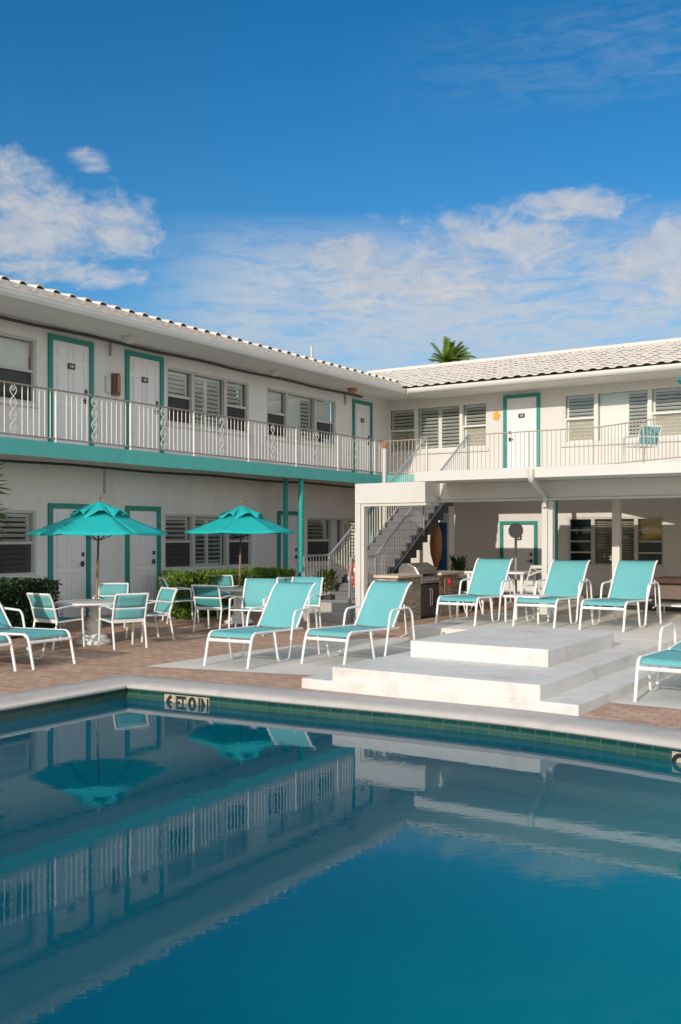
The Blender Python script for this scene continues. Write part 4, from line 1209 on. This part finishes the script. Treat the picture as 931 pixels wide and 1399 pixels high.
# ------------------------------------------------------------------ light, sky, camera
S = (-U + W*.11 + UP*.345).normalized()
sun = bpy.data.lights.new('sun', 'SUN'); sun.energy = 2.7; sun.angle = R(.55); sun.color = (1, .90, .775)
so = bpy.data.objects.new('sun', sun); COL.objects.link(so); so.rotation_euler = (-S).to_track_quat('-Z', 'Y').to_euler()
so.location = (0, -20, 30)
wd = bpy.data.worlds.new('World'); sc.world = wd; wd.use_nodes = True
nt = wd.node_tree
for n_ in list(nt.nodes): nt.nodes.remove(n_)
out = N(nt, 'ShaderNodeOutputWorld'); bg = N(nt, 'ShaderNodeBackground'); bg2 = N(nt, 'ShaderNodeBackground')
sky = N(nt, 'ShaderNodeTexSky', sky_type='NISHITA'); sky.sun_disc = False
sky.sun_elevation = math.asin(S.z); sky.sun_rotation = math.atan2(S.x, S.y)
sky.air_density = 1.0; sky.dust_density = .3; sky.ozone_density = 2.5; sky.altitude = 0
hs_ = N(nt, 'ShaderNodeHueSaturation'); hs_.inputs['Saturation'].default_value = 1.4; hs_.inputs['Value'].default_value = .66
L(nt, sky.outputs[0], hs_.inputs['Color'])
L(nt, hs_.outputs[0], bg.inputs[0]); bg.inputs[1].default_value = .15
tc = N(nt, 'ShaderNodeTexCoord').outputs['Generated']
sx = N(nt, 'ShaderNodeSeparateXYZ'); L(nt, tc, sx.inputs[0])
def Mth(op, a, b=None, c=None, clamp=False):
    n = N(nt, 'ShaderNodeMath', operation=op); n.use_clamp = clamp
    for i, v in enumerate((a, b, c)):
        if v is None: continue
        if hasattr(v, 'is_linked'): L(nt, v, n.inputs[i])
        else: n.inputs[i].default_value = v
    return n.outputs[0]
az = Mth('ARCTAN2', sx.outputs[0], sx.outputs[1]); ele = Mth('ARCSINE', sx.outputs[2])
cmb = N(nt, 'ShaderNodeCombineXYZ'); L(nt, az, cmb.inputs[0]); L(nt, ele, cmb.inputs[1]); ae = cmb.outputs[0]
def ang(px, py):
    d = ray(px, py).normalized(); return math.atan2(d.x, d.y), math.asin(d.z)
blobs = [(45, 310, 90, 44), (165, 310, 50, 38), (14, 262, 40, 38), (122, 218, 26, 16), (85, 372, 80, 15), (660, 335, 125, 36), (560, 385, 110, 36), (785, 282, 80, 17),
         (900, 380, 85, 44), (925, 325, 40, 26), (510, 298, 26, 10), (470, 345, 60, 26)]
acc = None
for (bx, by, rx, ry) in blobs:
    a_, e_ = ang(bx, by); kx, ky = F_PX/rx*.78, F_PX/ry*.80
    dx = Mth('MULTIPLY', Mth('SUBTRACT', az, a_), kx); dy = Mth('MULTIPLY', Mth('SUBTRACT', ele, e_), ky)
    r2 = Mth('ADD', Mth('MULTIPLY', dx, dx), Mth('MULTIPLY', dy, dy))
    b_ = Mth('SUBTRACT', .2 if rx < 30 else .95, r2)
    acc = b_ if acc is None else Mth('MAXIMUM', acc, b_)
acc = Mth('MAXIMUM', acc, -1.5)
mpc = N(nt, 'ShaderNodeMapping'); mpc.inputs['Scale'].default_value = (1, 1.7, 1); L(nt, ae, mpc.inputs['Vector'])
fb = noise(nt, 10, 9, .64, mpc.outputs[0], .5); fb2 = noise(nt, 30, 7, .62, mpc.outputs[0], .8)
den = Mth('ADD', acc, Mth('MULTIPLY', Mth('SUBTRACT', fb, .5), 5.0)); den = Mth('ADD', den, Mth('MULTIPLY', Mth('SUBTRACT', fb2, .5), 1.7))
cum = N(nt, 'ShaderNodeMapRange', interpolation_type='SMOOTHSTEP'); cum.inputs[1].default_value = -.45; cum.inputs[2].default_value = 1.1
L(nt, den, cum.inputs[0])
# thin ripple layer low in the sky and faint high streaks
mp = N(nt, 'ShaderNodeMapping'); mp.inputs['Scale'].default_value = (20, 85, 1); mp.inputs['Rotation'].default_value = (0, 0, R(-6)); L(nt, ae, mp.inputs['Vector'])
rip = noise(nt, 1.0, 6, .62, mp.outputs[0], .8); big = noise(nt, 5, 3, .5, ae)
e1 = ang(465, 425)[1]
eb = Mth('MULTIPLY', Mth('SUBTRACT', ele, e1), 1/.092); eb = Mth('SUBTRACT', 1.0, Mth('MULTIPLY', eb, eb), clamp=True)
ax = N(nt, 'ShaderNodeMapRange', interpolation_type='SMOOTHSTEP'); ax.inputs[1].default_value = ang(130, 420)[0]; ax.inputs[2].default_value = ang(380, 420)[0]; L(nt, az, ax.inputs[0])
thin = Mth('MULTIPLY', Mth('MULTIPLY', eb, ax.outputs[0]), Mth('MULTIPLY_ADD', Mth('ADD', Mth('SUBTRACT', rip, .5), Mth('MULTIPLY', Mth('SUBTRACT', big, .5), .8)), 2.2, .86, clamp=True))
e2 = ang(760, 95)[1]
hb_ = Mth('MULTIPLY', Mth('SUBTRACT', ele, Mth('MULTIPLY_ADD', az, .04, e2)), 1/.05); hb_ = Mth('SUBTRACT', 1.0, Mth('MULTIPLY', hb_, hb_), clamp=True)
hx = N(nt, 'ShaderNodeMapRange', interpolation_type='SMOOTHSTEP'); hx.inputs[1].default_value = ang(430, 90)[0]; hx.inputs[2].default_value = ang(900, 90)[0]; L(nt, az, hx.inputs[0])
st_ = Mth('MULTIPLY', Mth('MULTIPLY', hb_, hx.outputs[0]), Mth('MULTIPLY_ADD', Mth('SUBTRACT', rip, .42), 1.2, .05, clamp=True))
fac = Mth('MAXIMUM', Mth('MULTIPLY', cum.outputs[0], .74), Mth('MAXIMUM', Mth('MULTIPLY', thin, .92), Mth('MULTIPLY', st_, .5)))
# unseen bright cloud behind and above the viewer, added as neutral fill light
vr = Mth('SUBTRACT', .78, sx.outputs[1])
offm = N(nt, 'ShaderNodeMapRange', interpolation_type='SMOOTHSTEP'); offm.inputs[1].default_value = .05; offm.inputs[2].default_value = .35; L(nt, vr, offm.inputs[0])
bc = noise(nt, 3.2, 6, .6, tc); bcr = N(nt, 'ShaderNodeMapRange', interpolation_type='SMOOTHSTEP'); bcr.inputs[1].default_value = .42; bcr.inputs[2].default_value = .58; L(nt, bc, bcr.inputs[0])
rest = Mth('MULTIPLY', offm.outputs[0], bcr.outputs[0])
fac = Mth('MAXIMUM', fac, Mth('MULTIPLY', rest, .9))
above = N(nt, 'ShaderNodeMapRange'); above.inputs[1].default_value = 0; above.inputs[2].default_value = .02; L(nt, ele, above.inputs[0])
fac = Mth('MULTIPLY', fac, above.outputs[0], clamp=True)
shade = ramp(nt, fb2, .3, .7, (.60, .62, .67, 1), (.84, .81, .78, 1))
cc = mixc(nt, cum.outputs[0], (.62, .70, .80), shade)
cc = mixc(nt, rest, cc, (2.0, 2.0, 1.96))
L(nt, cc, bg2.inputs[0]); bg2.inputs[1].default_value = .68
mx = N(nt, 'ShaderNodeMixShader'); L(nt, fac, mx.inputs[0]); L(nt, bg.outputs[0], mx.inputs[1]); L(nt, bg2.outputs[0], mx.inputs[2])
L(nt, mx.outputs[0], out.inputs[0])

cam = bpy.data.cameras.new('camera'); co = bpy.data.objects.new('camera', cam); COL.objects.link(co)
cam.sensor_fit = 'VERTICAL'; cam.sensor_height = 24; cam.lens = 24*F_PX/1399
cam.shift_y = (HZ-699.5)/1399
cam.clip_end = 3000; cam.clip_start = .05
co.location = (0, 0, EYE); co.rotation_euler = (R(90), 0, 0)
sc.camera = co
sc.view_settings.view_transform = 'Standard'; sc.view_settings.look = 'None'
sc.view_settings.exposure = 0.30; sc.view_settings.gamma = 1
